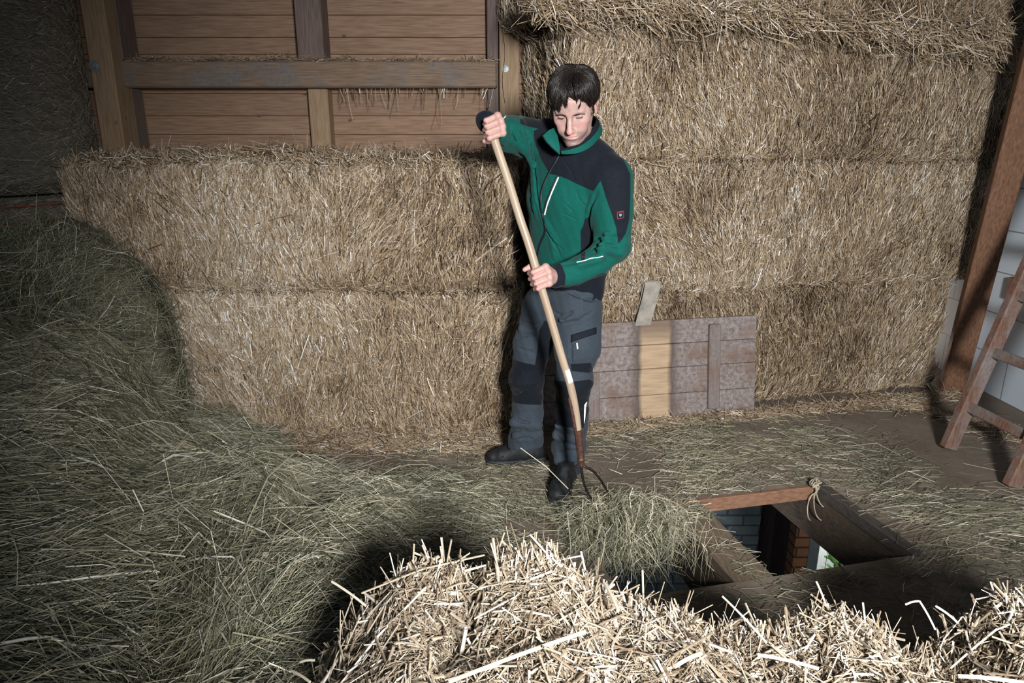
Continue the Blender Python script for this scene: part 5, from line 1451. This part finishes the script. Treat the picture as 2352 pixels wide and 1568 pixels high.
    T.chain([hipL, (hipL + kneL) / 2 + V3(0.012, -0.012, 0), kneL, shL, anL, W(1303, 1100, 2.87)], [0.110, 0.092, 0.073, 0.071, 0.075, 0.058], 0.03)
    for (a, b, r) in ((W(1180, 968, 2.90), W(1235, 978, 2.905), 0.020), (W(1185, 1000, 2.93), W(1238, 995, 2.93), 0.022), (W(1278, 1000, 2.765), W(1330, 1010, 2.76), 0.020), (W(1282, 1055, 2.79), W(1328, 1048, 2.79), 0.022), (W(1280, 978, 2.74), W(1330, 985, 2.73), 0.014), (W(1188, 880, 2.86), W(1220, 884, 2.86), 0.022), (W(1200, 752, 2.86), W(1240, 764, 2.86), 0.016), (W(1290, 735, 2.70), W(1335, 722, 2.70), 0.014)):
        T.cone(a, b, r, r, 0.022)
    def hem(c, n, rad):
        n = unit(n); return (lambda P: (P - c) @ n), c - V3(rad, rad, 0.32), c + V3(rad, rad, 0.06)
    T.s_(hem(W(1208, 1026, 3.0) + V3(0, 0, -0.1) * 0, V3(-0.05, 0.25, 1), 0.16), 0.004)
    T.s_(hem(W(1304, 1086, 2.86), V3(0.0, 0.25, 1), 0.15), 0.004)
    V0, Q0 = T.mesh(0.007); tr = bvh(V0, Q0)
    for pts, r in (([(1172, 952), (1203, 970), (1240, 974)], 0.006), ([(1174, 990), (1205, 984), (1244, 986)], 0.006), ([(1178, 1012), (1215, 1006), (1244, 1012)], 0.005), ([(1275, 994), (1295, 1022), (1328, 1026)], 0.007), ([(1279, 1042), (1305, 1040), (1330, 1034)], 0.006), ([(1279, 1066), (1310, 1068), (1328, 1064)], 0.005),
                   ([(1175, 880), (1208, 900), (1180, 914)], 0.005), ([(1194, 738), (1225, 752), (1250, 740)], 0.006), ([(1186, 775), (1218, 768), (1242, 776)], 0.004), ([(1188, 800), (1222, 808)], 0.004), ([(1268, 712), (1292, 728), (1330, 706)], 0.006), ([(1290, 745), (1330, 738), (1362, 715)], 0.004), ([(1262, 690), (1258, 720), (1256, 748)], 0.008), ([(1285, 925), (1310, 940), (1335, 930)], 0.004), ([(1300, 668), (1335, 684), (1366, 690)], 0.003), ([(1311, 790), (1312, 830)], 0.003), ([(1336, 690), (1366, 688), (1368, 668)], 0.0025)):
        P, Nn = on_surface(tr, pts, 9, -0.0025)
        r = r * 1.15
        for i in range(8):
            T.cut(P[i], P[i + 1], max(0.0008, r * math.sin(math.pi * (i + 0.3) / 8.6)), max(0.0008, r * math.sin(math.pi * (i + 1.3) / 8.6)), 0.008)
    KR = [(1160, 820), (1173, 822), (1200, 832), (1229, 838), (1236, 790), (1239, 757), (1252, 735), (1272, 750), (1276, 790), (1262, 830), (1255, 890), (1248, 928), (1239, 930), (1200, 928), (1178, 924), (1160, 920)]
    KL = [(1266, 872), (1281, 875), (1318, 876), (1354, 871), (1368, 880), (1352, 940), (1340, 983), (1310, 982), (1292, 979), (1276, 974), (1262, 930)]
    PB = [(1310, 836), (1357, 833), (1362, 850), (1354, 856), (1313, 852)]
    def tattr(V, Nn):
        p = proj(V); d = poly_sd(p, KR); d = np.where(V[:, 1] > 2.70, d, d)
        left = (p[:, 0] > 1268)
        d = np.where(left & (V[:, 1] < 2.83) & (p[:, 1] < 868), -5, d)
        for pl in (KL, PB): d = np.maximum(d, poly_sd(p, pl))
        return {'navy': d}
    tw = lambda P: 0.0034 * snoise(P * (1, 1, 1.6), 19.0, 8, 3) + 0.0018 * snoise(P * (1, 1, 1.5), 52.0, 8, 5)
    ts, TV, TQ = sdf_obj(T, 0.0040, 'trousers', M['trousers'], body, tw, tattr, 1)
    tt = bvh(TV, TQ)
    def patch(name, quad, mat, parent, tree, nu=8, nv=4, th=0.003):
        q = np.array(quad, float); g = []
        for v in np.linspace(0, 1, nv):
            a = q[0] * (1 - v) + q[3] * v; b = q[1] * (1 - v) + q[2] * v
            g.append([a * (1 - u) + b * u for u in np.linspace(0, 1, nu)])
        P, Nn = on_surface(tree, np.array(g).reshape(-1, 2), None, 0.0)
        v = np.concatenate([P + Nn * th, P - Nn * 0.002]); i = (np.arange(nv - 1)[:, None] * nu + np.arange(nu - 1)[None]); f = np.stack([i, i + nu, i + nu + 1, i + 1], -1).reshape(-1, 4)
        m = nu * nv; ring = [k for k in range(nu)] + [k * nu + nu - 1 for k in range(1, nv)] + [(nv - 1) * nu + k for k in range(nu - 2, -1, -1)] + [k * nu for k in range(nv - 2, 0, -1)]
        side = [[ring[k], ring[(k + 1) % len(ring)], ring[(k + 1) % len(ring)] + m, ring[k] + m] for k in range(len(ring))]
        mb = MB(); mb.add(v, np.concatenate([f, np.array(side)])); return mb.build(name, mat, parent, smooth=True, origin=P[0])
    patch('pocket_flap', [(1312, 769), (1369, 751), (1369, 767), (1311, 786)], M['navy'], ts, tt, 10, 4)
    strip('zip_pull', [(1325, 787), (1326, 793), (1327, 801)], 5, 0.0030, M['reflect'], ts, 0.004, 0.002, 'white zip pull', tt)
    patch('reflective_patch', [(1342, 930), (1348, 922), (1344, 960), (1341, 975)], M['reflect'], ts, tt, 3, 6, 0.0015)['label'] = 'white reflective patch on the shin'
    strip('pocket_seam', [(1304, 674), (1322, 683), (1345, 691), (1368, 692)], 14, 0.0012, M['navy'], ts, 0.0015, 0.0004, None, tt)

    # ---------------------------------------------------------------- boots
    def boot(heel, toe, ankle, seed):
        d = toe - heel; Ln = np.linalg.norm(d); f = d / Ln; sdv = np.cross((0, 0, 1.0), f); up = V3(0, 0, 1)
        S = Sdf(); p = lambda a, z, s=0.0: heel + f * a * Ln + up * z + sdv * s
        S.cone(p(0.12, 0.055), p(0.34, 0.060), 0.036, 0.040, 0.02); S.cone(p(0.34, 0.060), p(0.72, 0.045), 0.043, 0.041, 0.02); S.cone(p(0.72, 0.045), p(0.875, 0.039), 0.042, 0.034, 0.02, (up, 0.85))
        S.cone(p(0.20, 0.07), p(0.20, 0.17), 0.043, 0.050, 0.02); S.cone(p(0.30, 0.13), p(0.52, 0.075), 0.042, 0.040, 0.02)
        S.cone(p(0.22, 0.165), p(0.22, 0.175), 0.053, 0.053, 0.01)
        S.cut(p(0.77, 0.083), p(0.74, 0.050, 0.046), 0.0022, 0.0022, 0.004); S.cut(p(0.77, 0.083), p(0.74, 0.050, -0.046), 0.0022, 0.0022, 0.004)
        o, v, q = sdf_obj(S, 0.0034, 'boot', M['leather'], body, lambda P: 0.0012 * snoise(P, 60.0), None, 1)
        mb = MB(); out = []
        for t in np.linspace(0, 2 * math.pi, 41)[:-1]:
            a = 0.47 + 0.545 * math.cos(t); w = (0.047 if a > 0.45 else 0.040) * (1 - 0.25 * math.exp(-((a - 0.36) / 0.14) ** 2))
            out.append((a, w * np.sign(math.sin(t)) * abs(math.sin(t)) ** 0.62))
        rings = [np.array([p(a, z, s * k) for a, s in out]) for z, k in ((0.0, 0.97), (0.008, 1.03), (0.024, 1.03), (0.029, 0.98), (0.030, 0.5))]
        v = np.concatenate(rings + [p(0.47, 0.030)[None], p(0.47, 0.0)[None]]); q = [[r * 40 + j, r * 40 + (j + 1) % 40, (r + 1) * 40 + (j + 1) % 40, (r + 1) * 40 + j] for r in range(4) for j in range(40)]
        t = [[160 + j, 160 + (j + 1) % 40, 200] for j in range(40)] + [[(j + 1) % 40, j, 201] for j in range(40)]
        mb.add(v, q, t); mb.build('sole', M['sole'], o, origin=heel)
        mb = MB(); trb = bvh(np.asarray(v), np.asarray(q)) if False else None
        for k in range(5):
            a, z = 0.33 + 0.055 * k, 0.158 - 0.0165 * k
            pts = [p(a + 0.01 * math.cos(u), z - 0.018 * u * u + 0.004, 0.030 * u) for u in np.linspace(-1, 1, 9)]
            mb.tube(pts, 0.0022, 6)
        mb.build('laces', M['zip'], o, smooth=True, origin=p(0.4, 0.12))
        return o
    boot(FL(1250, 1058), FL(1117, 1066), anR, 1); boot(FL(1313, 1092), FL(1272, 1162), anL, 2)

    # ---------------------------------------------------------------- hair
    r = np.random.default_rng(5); mb = MB()
    C0 = V3(0.0015, -0.016, 0.036); RA = V3(0.0775, 0.1000, 0.0850)
    Hs = Sdf(); Hs.ell(hw(*C0), RA + 0.001, 0.01, HM)
    V0, Q0 = Hs.mesh(0.004); ql = (V0 - HC) @ HM
    fr = np.clip((ql[:, 1] - 0.0) / 0.06, 0, 1)
    hair_line = 0.020 + 0.060 * fr - 0.085 * np.clip((-ql[:, 1] + 0.005) / 0.09, 0, 1) + 0.004 * snoise(V0, 120.0)
    hair_line = np.where((np.abs(ql[:, 0]) > 0.062) & (ql[:, 1] > 0.012) & (ql[:, 1] < 0.034), -0.010, hair_line)
    keep = (ql[:, 2] > hair_line)[Q0].all(1)
    mb.add(V0, Q0[keep], rnd=0.10)
    def locks(n, kind, seed):
        r = np.random.default_rng(seed)
        side = np.where(r.random(n) < 0.58, -1, 1)                # -1: towards his right (picture left)
        t = r.random(n)
        if kind == 0:      # long top hair from the crown and parting
            root = np.stack([0.012 + side * np.abs(r.normal(0, 0.012, n)), 0.062 - 0.14 * t, np.full(n, 0.093)], 1)
            az = np.clip(0.9 * t + r.normal(0, 0.12, n), 0, 1)
        else:              # layered hair rooted all over
            root = np.stack([side * np.abs(r.normal(0, 0.045, n)) + 0.01, r.uniform(-0.09, 0.07, n), np.full(n, 0.075)], 1)
            az = np.clip(0.55 - root[:, 1] / 0.17 + r.normal(0, 0.1, n), 0, 1)
        ang = np.where(side < 0, 0.30 - az * 3.2, 0.34 + az * 2.6)
        ex, ey = np.sin(ang), np.cos(ang)
        front = np.clip((ey - 0.15) / 0.6, 0, 1); back = np.clip(-ey, 0, 1)
        zlow = -0.004 + 0.033 * front - 0.055 * back + 0.012 * np.exp(-((np.abs(ang) - 1.45) / 0.3) ** 2)
        zlow = zlow - 0.004 * front * (side < 0) + 0.006 * front * (side > 0) + (side < 0) * 0.048 * np.clip((ang + 0.42) / 0.62, 0, 1) + (side > 0) * 0.022 * np.clip((0.75 - ang) / 0.4, 0, 1)
        lk = 0.008 * np.sin(ang * 13 + 1.3 * np.sin(ang * 5)) * front
        zlow = zlow + lk + np.abs(r.normal(0, 0.0045, n)) + np.where(r.random(n) < 0.35, r.uniform(0, 0.04, n), 0)
        shr = 1 - 0.05 * np.exp(-((np.abs(ang) - 1.4) / 0.5) ** 2)
        b_ = np.stack([ex * shr, ey, (zlow - C0[2]) / RA[2]], 1); bl = unit(b_); a = unit(root / RA)
        S = 10; s = np.linspace(0, 1, S)
        om = np.arccos(np.clip((a * bl).sum(1), -0.999, 0.999))[:, None]
        d = np.stack([unit((np.sin((1 - q) * om) * a + np.sin(q * om) * bl) / np.sin(om)) for q in s], 1)
        cl = 0.085 * np.sin(ang * 17 + 2 * snoise(np.stack([ang, t, 0 * t], 1), 3.0))
        sw = np.where(side < 0, -0.10, 0.06) * front               # fringe sweeps sideways as it falls
        d[:, :, 0] += (cl[:, None] * np.sin(s * 2.9)[None] ** 2) * 0.6 + sw[:, None] * np.sin(s * 3.14)[None] * 0.8
        d = unit(d)
        lift = 0.005 + (0.017 if kind == 0 else 0.011) * np.sin(np.clip(s * 2.75 + 0.15, 0, 3.14))[None] * r.uniform(0.35, 1.1, n)[:, None] + 0.0035 * np.sin(ang * 19 + s[None].T * 3).T
        L = C0 + d * RA * (1 + lift / 0.095)[:, :, None]
        L[:, 1:] += np.cumsum(r.normal(0, 0.00055, (n, S - 1, 3)), 1)
        Wp = HC + L @ HM.T
        T_ = unit(np.gradient(Wp, axis=1)); out = unit(Wp - hw(*C0)); Sd = unit(np.cross(T_, out)); Up = np.cross(Sd, T_)
        rad = r.uniform(0.0005, 0.00105, n)[:, None] * np.array([0.7, 1, 1, 1, 1, 1, 0.95, 0.8, 0.55, 0.15])[None]
        th = np.arange(4) / 4 * 2 * math.pi
        v = Wp[:, :, None] + rad[:, :, None, None] * (np.cos(th)[None, None, :, None] * Sd[:, :, None] + np.sin(th)[None, None, :, None] * Up[:, :, None])
        i = np.arange(S - 1)[:, None]; j = np.arange(4)[None]; q1 = np.stack([i * 4 + j, i * 4 + (j + 1) % 4, (i + 1) * 4 + (j + 1) % 4, (i + 1) * 4 + j], -1).reshape(-1, 4)
        mb.add(v.reshape(-1, 3), (np.arange(n)[:, None, None] * (S * 4) + q1[None]).reshape(-1, 4), rnd=np.repeat(r.random(n), S * 4))
    locks(5200, 0, 15); locks(4200, 1, 16)
    for k in range(260):                           # sideburns
        sg = -1 if k % 2 else 1; y0 = r.uniform(0.004, 0.030); z0 = r.uniform(-0.012, 0.035); o = 0.0755 - 0.10 * max(0, y0 - 0.012) + r.uniform(0, 0.002)
        pts = [hw(sg * (o - 0.0004 * q), y0 + 0.0012 * q, z0 - 0.0042 * q) for q in range(5)]
        mb.tube(pts, [0.0006, 0.0006, 0.0005, 0.0004, 0.0001], 4, rnd=r.random())
    for k in range(26):                            # loose lock on the forehead
        o = r.normal(0, 0.0013, 3); L1 = r.uniform(0.75, 1.0)
        ts_ = np.linspace(0, 1, 8)
        pts = [hit_head(W(1331 + 5 * math.sin(t * 2.4) - 9 * t * t, 222 + 33 * t * L1, 2.56), HC, HM, 0.002 + 0.007 * math.sin(3.0 * t)) + o * (1.2 - t) for t in ts_]
        mb.tube(pts, [0.001, 0.001, 0.001, 0.001, 0.001, 0.0008, 0.0006, 0.0002], 4, rnd=r.random())
    mb.build('hair', M['hair'], body, smooth=True, origin=HC)
    # brows and lashes as fine hairs on the skin
    tb = bvh(BV, BQ)
    def skin_pt(x, z):
        o = Vector(hw(x, 0.16, z)); rr = tb.ray_cast(o, Vector(-hf))
        return (np.array(rr[0]), np.array(rr[1])) if rr[0] is not None else (hw(x, 0.09, z), hf)
    for sgn in (-1, 1):
        mb = MB()
        for k in range(110):
            u = r.random(); x = sgn * (0.0125 + 0.036 * u); zc = 0.0090 + 0.0040 * math.sin(min(1, u / 0.75) * 1.9) - 0.0045 * max(0, u - 0.7) / 0.3
            z = zc + r.normal(0, 0.0017 * (1.15 - 0.7 * u))
            l = r.uniform(0.005, 0.0095)
            p, n_ = skin_pt(x, z); p2, n2 = skin_pt(x + sgn * l, z + l * (0.45 - 0.75 * u))
            mb.tube([p - n_ * 0.0004, (p + p2) / 2 + n_ * 0.0012, p2 + n2 * 0.0006], [0.00036, 0.00034, 0.00012], 4, rnd=r.random())
        mb.build('eyebrow', M['hair'], body, smooth=True, origin=hw(sgn * 0.03, 0.09, 0.018))
    for sgn in (-1, 1):
        mb = MB()
        row = [skin_pt(sgn * x, 0.0000 - 0.0018 * math.cos((x - 0.0325) / 0.0125 * 1.45)) for x in np.linspace(0.0195, 0.0455, 15)]
        mb.tube([p + n_ * 0.0002 for p, n_ in row], [0.0003, 0.0006, 0.0009] + [0.0013] * 9 + [0.0009, 0.0006, 0.0003], 5, rnd=0.3)
        for k in range(22):
            x = 0.0200 + 0.025 * r.random(); p, n_ = skin_pt(sgn * x, 0.0000 - 0.0018 * math.cos((x - 0.0325) / 0.0125 * 1.45))
            e = p + HM @ np.array([sgn * (x - 0.0315) * 0.22, 0.0030, -0.0026])
            mb.tube([p, (p + e) / 2 - hu * 0.0004, e], [0.00022, 0.0002, 0.0001], 4, rnd=r.random())
        mb.build('eyelashes', M['hair'], body, smooth=True, origin=hw(sgn * 0.03, 0.08, -0.008))

def hit_head(p, HC, HM, lift):
    """push a point on the camera ray onto the forehead shell"""
    q = HM.T @ (p - HC); C0 = V3(0, -0.014, 0.036); RA = V3(0.078, 0.105, 0.088) + lift
    d = HM.T @ unit(p - V3(0, 0, CAMZ)); o = q - C0
    A = ((d / RA) ** 2).sum(); Bq = 2 * (o * d / RA ** 2).sum(); Cq = ((o / RA) ** 2).sum() - 1
    D = max(Bq * Bq - 4 * A * Cq, 0); t = (-Bq - math.sqrt(D)) / (2 * A)
    return HC + HM @ (q + d * t)

# ------------------------------------------------------------------ fork and trapdoor
def smooth_path(P, n):
    P = np.asarray(P, float); t = np.concatenate([[0], np.cumsum(np.linalg.norm(np.diff(P, axis=0), axis=1))])
    s = np.linspace(0, t[-1], n); Q = np.stack([np.interp(s, t, P[:, c]) for c in range(3)], 1)
    for _ in range(6): Q[1:-1] = 0.5 * Q[1:-1] + 0.25 * (Q[:-2] + Q[2:])
    return Q

def build_props():
    f = empty('pitchfork', HPT[-1]); tag(f, 'three-tined hay fork with long curved wooden handle, held by the man', 'pitchfork')
    top = HPT[0] + (HPT[0] - HPT[1]) * 0.35
    P = smooth_path(np.vstack([top, HPT[:-1]]), 70)
    rad = np.full(70, HR); rad[0] *= 0.86; rad[1] *= 0.97; rad[-12:] = np.linspace(HR, 0.0135, 12)
    mb = MB(); mb.tube(P, rad, 20)
    ln = np.concatenate([[0], np.cumsum(np.linalg.norm(np.diff(P, axis=0), axis=1))]); th = np.arange(20) / 20 * 2 * math.pi
    gu = np.concatenate([np.repeat(ln, 20), np.full(21, 0.0), np.full(21, ln[-1])]) * 2.2
    gc = np.concatenate([np.tile(np.cos(th), 70), np.tile(np.append(np.cos(th), 0), 2)]) * 0.9; gs = np.concatenate([np.tile(np.sin(th), 70), np.tile(np.append(np.sin(th), 0), 2)]) * 0.9
    mb.build('handle', M['handle_wood'], f, smooth=True, origin=HPT[6], extra={'gu': gu, 'gc': gc, 'gs': gs})
    # socket with its long tongue
    Sx = smooth_path(np.vstack([HPT[-3] * 0.2 + HPT[-2] * 0.8, HPT[-2], HPT[-1]]), 14)
    Sx = smooth_path(np.vstack([W(1328, 985, 2.457), HPT[-2], HPT[-1], W(1336, 1068, 2.466)]), 16)
    mb = MB(); mb.tube(Sx, np.linspace(0.0172, 0.0125, 16), 18)
    mb.lathe(W(1334, 1052, 2.464), HPT[-1] - HPT[-2], [(0.012, -0.004), (0.0152, -0.002), (0.0152, 0.010), (0.012, 0.012)], 18)
    mb.build('socket', M['rust'], f, smooth=True, origin=HPT[-2])
    tg = smooth_path([W(a, b, y) for a, b, y in ((1307, 914, 2.435), (1312, 935, 2.438), (1318, 965, 2.442), (1323, 995, 2.448))], 14)
    mb = MB(); mb.tube(tg, [0.004, 0.006, 0.0065] + [0.0065] * 9 + [0.006, 0.005], 10); mb.build('socket_tongue', M['rust'], f, smooth=True, origin=tg[0])
    # label on the handle
    ia = np.argmin(np.abs(proj(P)[:, 1] - 843)); ib = np.argmin(np.abs(proj(P)[:, 1] - 873))
    seg = smooth_path(P[ia:ib + 1], 12); mb = MB(); rows = []
    Tn = unit(np.gradient(seg, axis=0))
    for c, t in zip(seg, Tn):
        cam = unit(V3(0, 0, CAMZ) - c); cam = unit(cam - t * (cam @ t)); sd = np.cross(t, cam)
        if sd[0] < 0: sd = -sd
        rows.append([c + (cam * math.cos(u) + sd * math.sin(u)) * (HR + 0.0006) for u in np.linspace(-0.25, 1.15, 9)])
    v = np.array(rows).reshape(-1, 3); i = np.arange(11)[:, None] * 9 + np.arange(8)[None]
    mb.add(v, np.stack([i, i + 1, i + 10, i + 9], -1).reshape(-1, 4)); mb.build('sticker', M['white'], f, smooth=True, origin=seg[0])['label'] = 'blank white sticker'
    for pts in ([(1335, 1068, 2.466), (1337, 1082, 2.462), (1338, 1100, 2.462), (1346, 1124, 2.47), (1357, 1142, 2.482), (1367, 1155, 2.495)],
                [(1335, 1068, 2.466), (1350, 1072, 2.466), (1363, 1081, 2.468), (1379, 1100, 2.475), (1392, 1123, 2.485), (1403, 1141, 2.495), (1410, 1151, 2.505)],
                [(1335, 1068, 2.466), (1324, 1070, 2.466), (1313, 1077, 2.468), (1306, 1092, 2.472), (1304, 1110, 2.48), (1308, 1130, 2.49), (1316, 1146, 2.50)]):
        Q = smooth_path([W(*p) for p in pts], 26); mb = MB()
        mb.tube(Q, np.concatenate([np.full(14, 0.0052), np.linspace(0.0052, 0.0016, 12)]), 10); mb.build('tine', M['steel'], f, smooth=True, origin=Q[0])

    # wooden lid of the hatch leaning on the lowest bale
    b0 = FL(1352, 979); b1 = FL(1736, 948)
    ex = unit(b1 - b0); ex[2] = 0; ex = unit(ex); ey = V3(-ex[1], ex[0], 0)
    tilt = math.radians(7.5); up = unit(V3(0, 0, 1) * math.cos(tilt) + ey * math.sin(tilt)); nn = np.cross(ex, up)   # towards camera
    Lx0, Lx1 = FL(1246, 985), b1
    Lw = np.linalg.norm(Lx1 - Lx0); base = Lx0; base[2] = 0.0; base = base - ey * 0.0
    Ht = 0.565
    # the pale strip: centre at this distance along the lid
    xs = None
    for q in np.linspace(0, Lw, 2000):
        p = proj((base + ex * q + up * 0.12)[None])[0]
        if p[0] >= 1505: xs = q; break
    o = empty('trapdoor', base + ex * xs); tag(o, 'weathered wooden hatch lid leaning against the lowest straw bale behind the man', 'trapdoor')
    o.rotation_euler = Matrix(((ex[0], -nn[0], up[0]), (ex[1], -nn[1], up[1]), (ex[2], -nn[2], up[2]))).to_euler()
    I3 = np.eye(3); hs = [0.145, 0.150, 0.135, 0.135]; mb = MB(); z = 0.0
    for k, h in enumerate(hs):                                    # local: x along, y away from camera, z up
        mb.box((Lw / 2 - xs, 0.014, z + h / 2), I3, (Lw / 2, 0.013, h / 2 - 0.0012), rnd=0.3 + 0.15 * k, bev=0.0025); z += h
    p = mb.build('board_panel', M['trapdoor']); p.parent = o
    def batten(x0, x1, z0, z1):
        m = MB(); m.box(((x0 + x1) / 2, -0.013, (z0 + z1) / 2), I3, ((x1 - x0) / 2, 0.014, (z1 - z0) / 2), rnd=rng.uniform(0.3, 0.7), bev=0.005); b = m.build('batten', M['batten']); b.parent = o
    def xat(px, py):
        best = min(np.linspace(0, Lw, 1500), key=lambda q: abs(proj((base + ex * q + up * 0.25)[None])[0][0] - px)); return best - xs
    c = xat(1637, 850); batten(c - 0.034, c + 0.034, 0.045, 0.53)
    c = xat(1360, 900); batten(c - 0.03, c + 0.035, 0.03, 0.30)
    # folded webbing strap standing up from the top edge
    m = MB(); w = 0.090; c0 = xat(1480, 740)
    pth = [(-0.012, -0.006, Ht - 0.022), (-0.008, -0.008, Ht + 0.002), (0.0, -0.014, Ht + 0.04), (0.02, -0.030, Ht + 0.13), (0.038, -0.030, Ht + 0.215), (0.042, -0.022, Ht + 0.232), (0.038, -0.010, Ht + 0.228), (0.022, 0.010, Ht + 0.12), (0.004, 0.016, Ht + 0.03), (0.0, 0.012, Ht - 0.02)]
    Pp = smooth_path([(c0 + a, b, z_) for a, b, z_ in pth], 40); Tn = unit(np.gradient(Pp, axis=0)); S = np.tile(V3(1, 0, 0), (40, 1)); Nn = np.cross(S, Tn)
    v = np.stack([Pp - S * w / 2 + Nn * 0.0022, Pp + S * w / 2 + Nn * 0.0022, Pp + S * w / 2 - Nn * 0.0022, Pp - S * w / 2 - Nn * 0.0022], 1)
    q = [[i * 4 + k, i * 4 + (k + 1) % 4, i * 4 + 4 + (k + 1) % 4, i * 4 + 4 + k] for i in range(39) for k in range(4)]
    m.add(v, q + [[0, 3, 2, 1], [156, 157, 158, 159]]); b = m.build('strap', M['strap']); b.parent = o; b['label'] = 'grey webbing pull strap'

# ------------------------------------------------------------------ light and camera
def build_light():
    w = bpy.data.worlds.new('World'); SC.world = w; w.use_nodes = True
    b = w.node_tree.nodes['Background']; b.inputs[0].default_value = (0.72, 0.85, 1.0, 1); b.inputs[1].default_value = 0.052
    def lamp(name, kind, loc, to, energy, color=(1, 1, 1), **k):
        l = bpy.data.lights.new(name, kind); l.energy = energy; l.color = color
        for a, v in k.items(): setattr(l, a, v)
        o = bpy.data.objects.new(name, l); COL.objects.link(o)
        o.location = loc; o.rotation_euler = (Vector(to) - Vector(loc)).to_track_quat('-Z', 'Y').to_euler()
        return o
    lamp('work_lamp', 'SPOT', (0.62, -1.0, 1.84), (0.75, 3.0, 0.80), 1180, (1.0, 0.985, 0.965), spot_size=math.radians(82), spot_blend=1.0, shadow_soft_size=0.20)
    lamp('cool_fill', 'AREA', (0.6, -3.0, 2.6), (-0.9, 2.5, 0.9), 16, (0.80, 0.92, 1.0), shape='RECTANGLE', size=2.2, size_y=2.0)  # added cool fill behind the spot to soften its shadows, no real source
    lamp('yard_daylight', 'AREA', (3.0, 5.1, 0.1), (3.1, 5.9, -2.0), 800, (1, 1, 1), size=0.8)
    lamp('lower_room_fill', 'AREA', (0.9, 2.6, -0.5), (0.6, 4.6, -1.5), 5.0, (0.8, 0.92, 1.0), size=0.6)  # added faint fill under the floor, brightens the grey brick wall
    lamp('pillar_fill', 'AREA', (2.55, 3.9, -0.7), (2.2, 4.6, -1.6), 1.5, (1, 0.95, 0.9), size=0.3)  # added fill on the room side, aimed back at the brick pillar
    SC.view_settings.view_transform = 'Standard'; SC.view_settings.look = 'None'
    SC.view_settings.exposure = 0.0; SC.view_settings.gamma = 1.0; SC.view_settings.use_curve_mapping = False
    cam = bpy.data.cameras.new('Camera'); cam.lens = 24.0; cam.sensor_width = 36.0; cam.sensor_fit = 'HORIZONTAL'
    cam.clip_start = 0.02; cam.clip_end = 100
    o = bpy.data.objects.new('Camera', cam); COL.objects.link(o)
    o.location = (0, 0, CAMZ); o.rotation_euler = (math.pi / 2 - TH, 0, 0)
    SC.camera = o
    SC.cycles.max_bounces = 6; SC.cycles.diffuse_bounces = 2; SC.cycles.glossy_bounces = 2
    SC.cycles.sample_clamp_indirect = 4.0

# ------------------------------------------------------------------ assemble
DENS = 1.0
DO_ROOM = True
DO_BALES = True
DO_HAY = True
DO_PERSON = True
DO_PROPS = True
if DO_ROOM: build_room()
if DO_BALES:
    build_bales(DENS); build_heap(DENS); build_net_bales(DENS)
if DO_HAY: build_hay(DENS)
if DO_PROPS: build_props() if "build_props" in globals() else None
if DO_PERSON: build_person() if "build_person" in globals() else None
build_light()
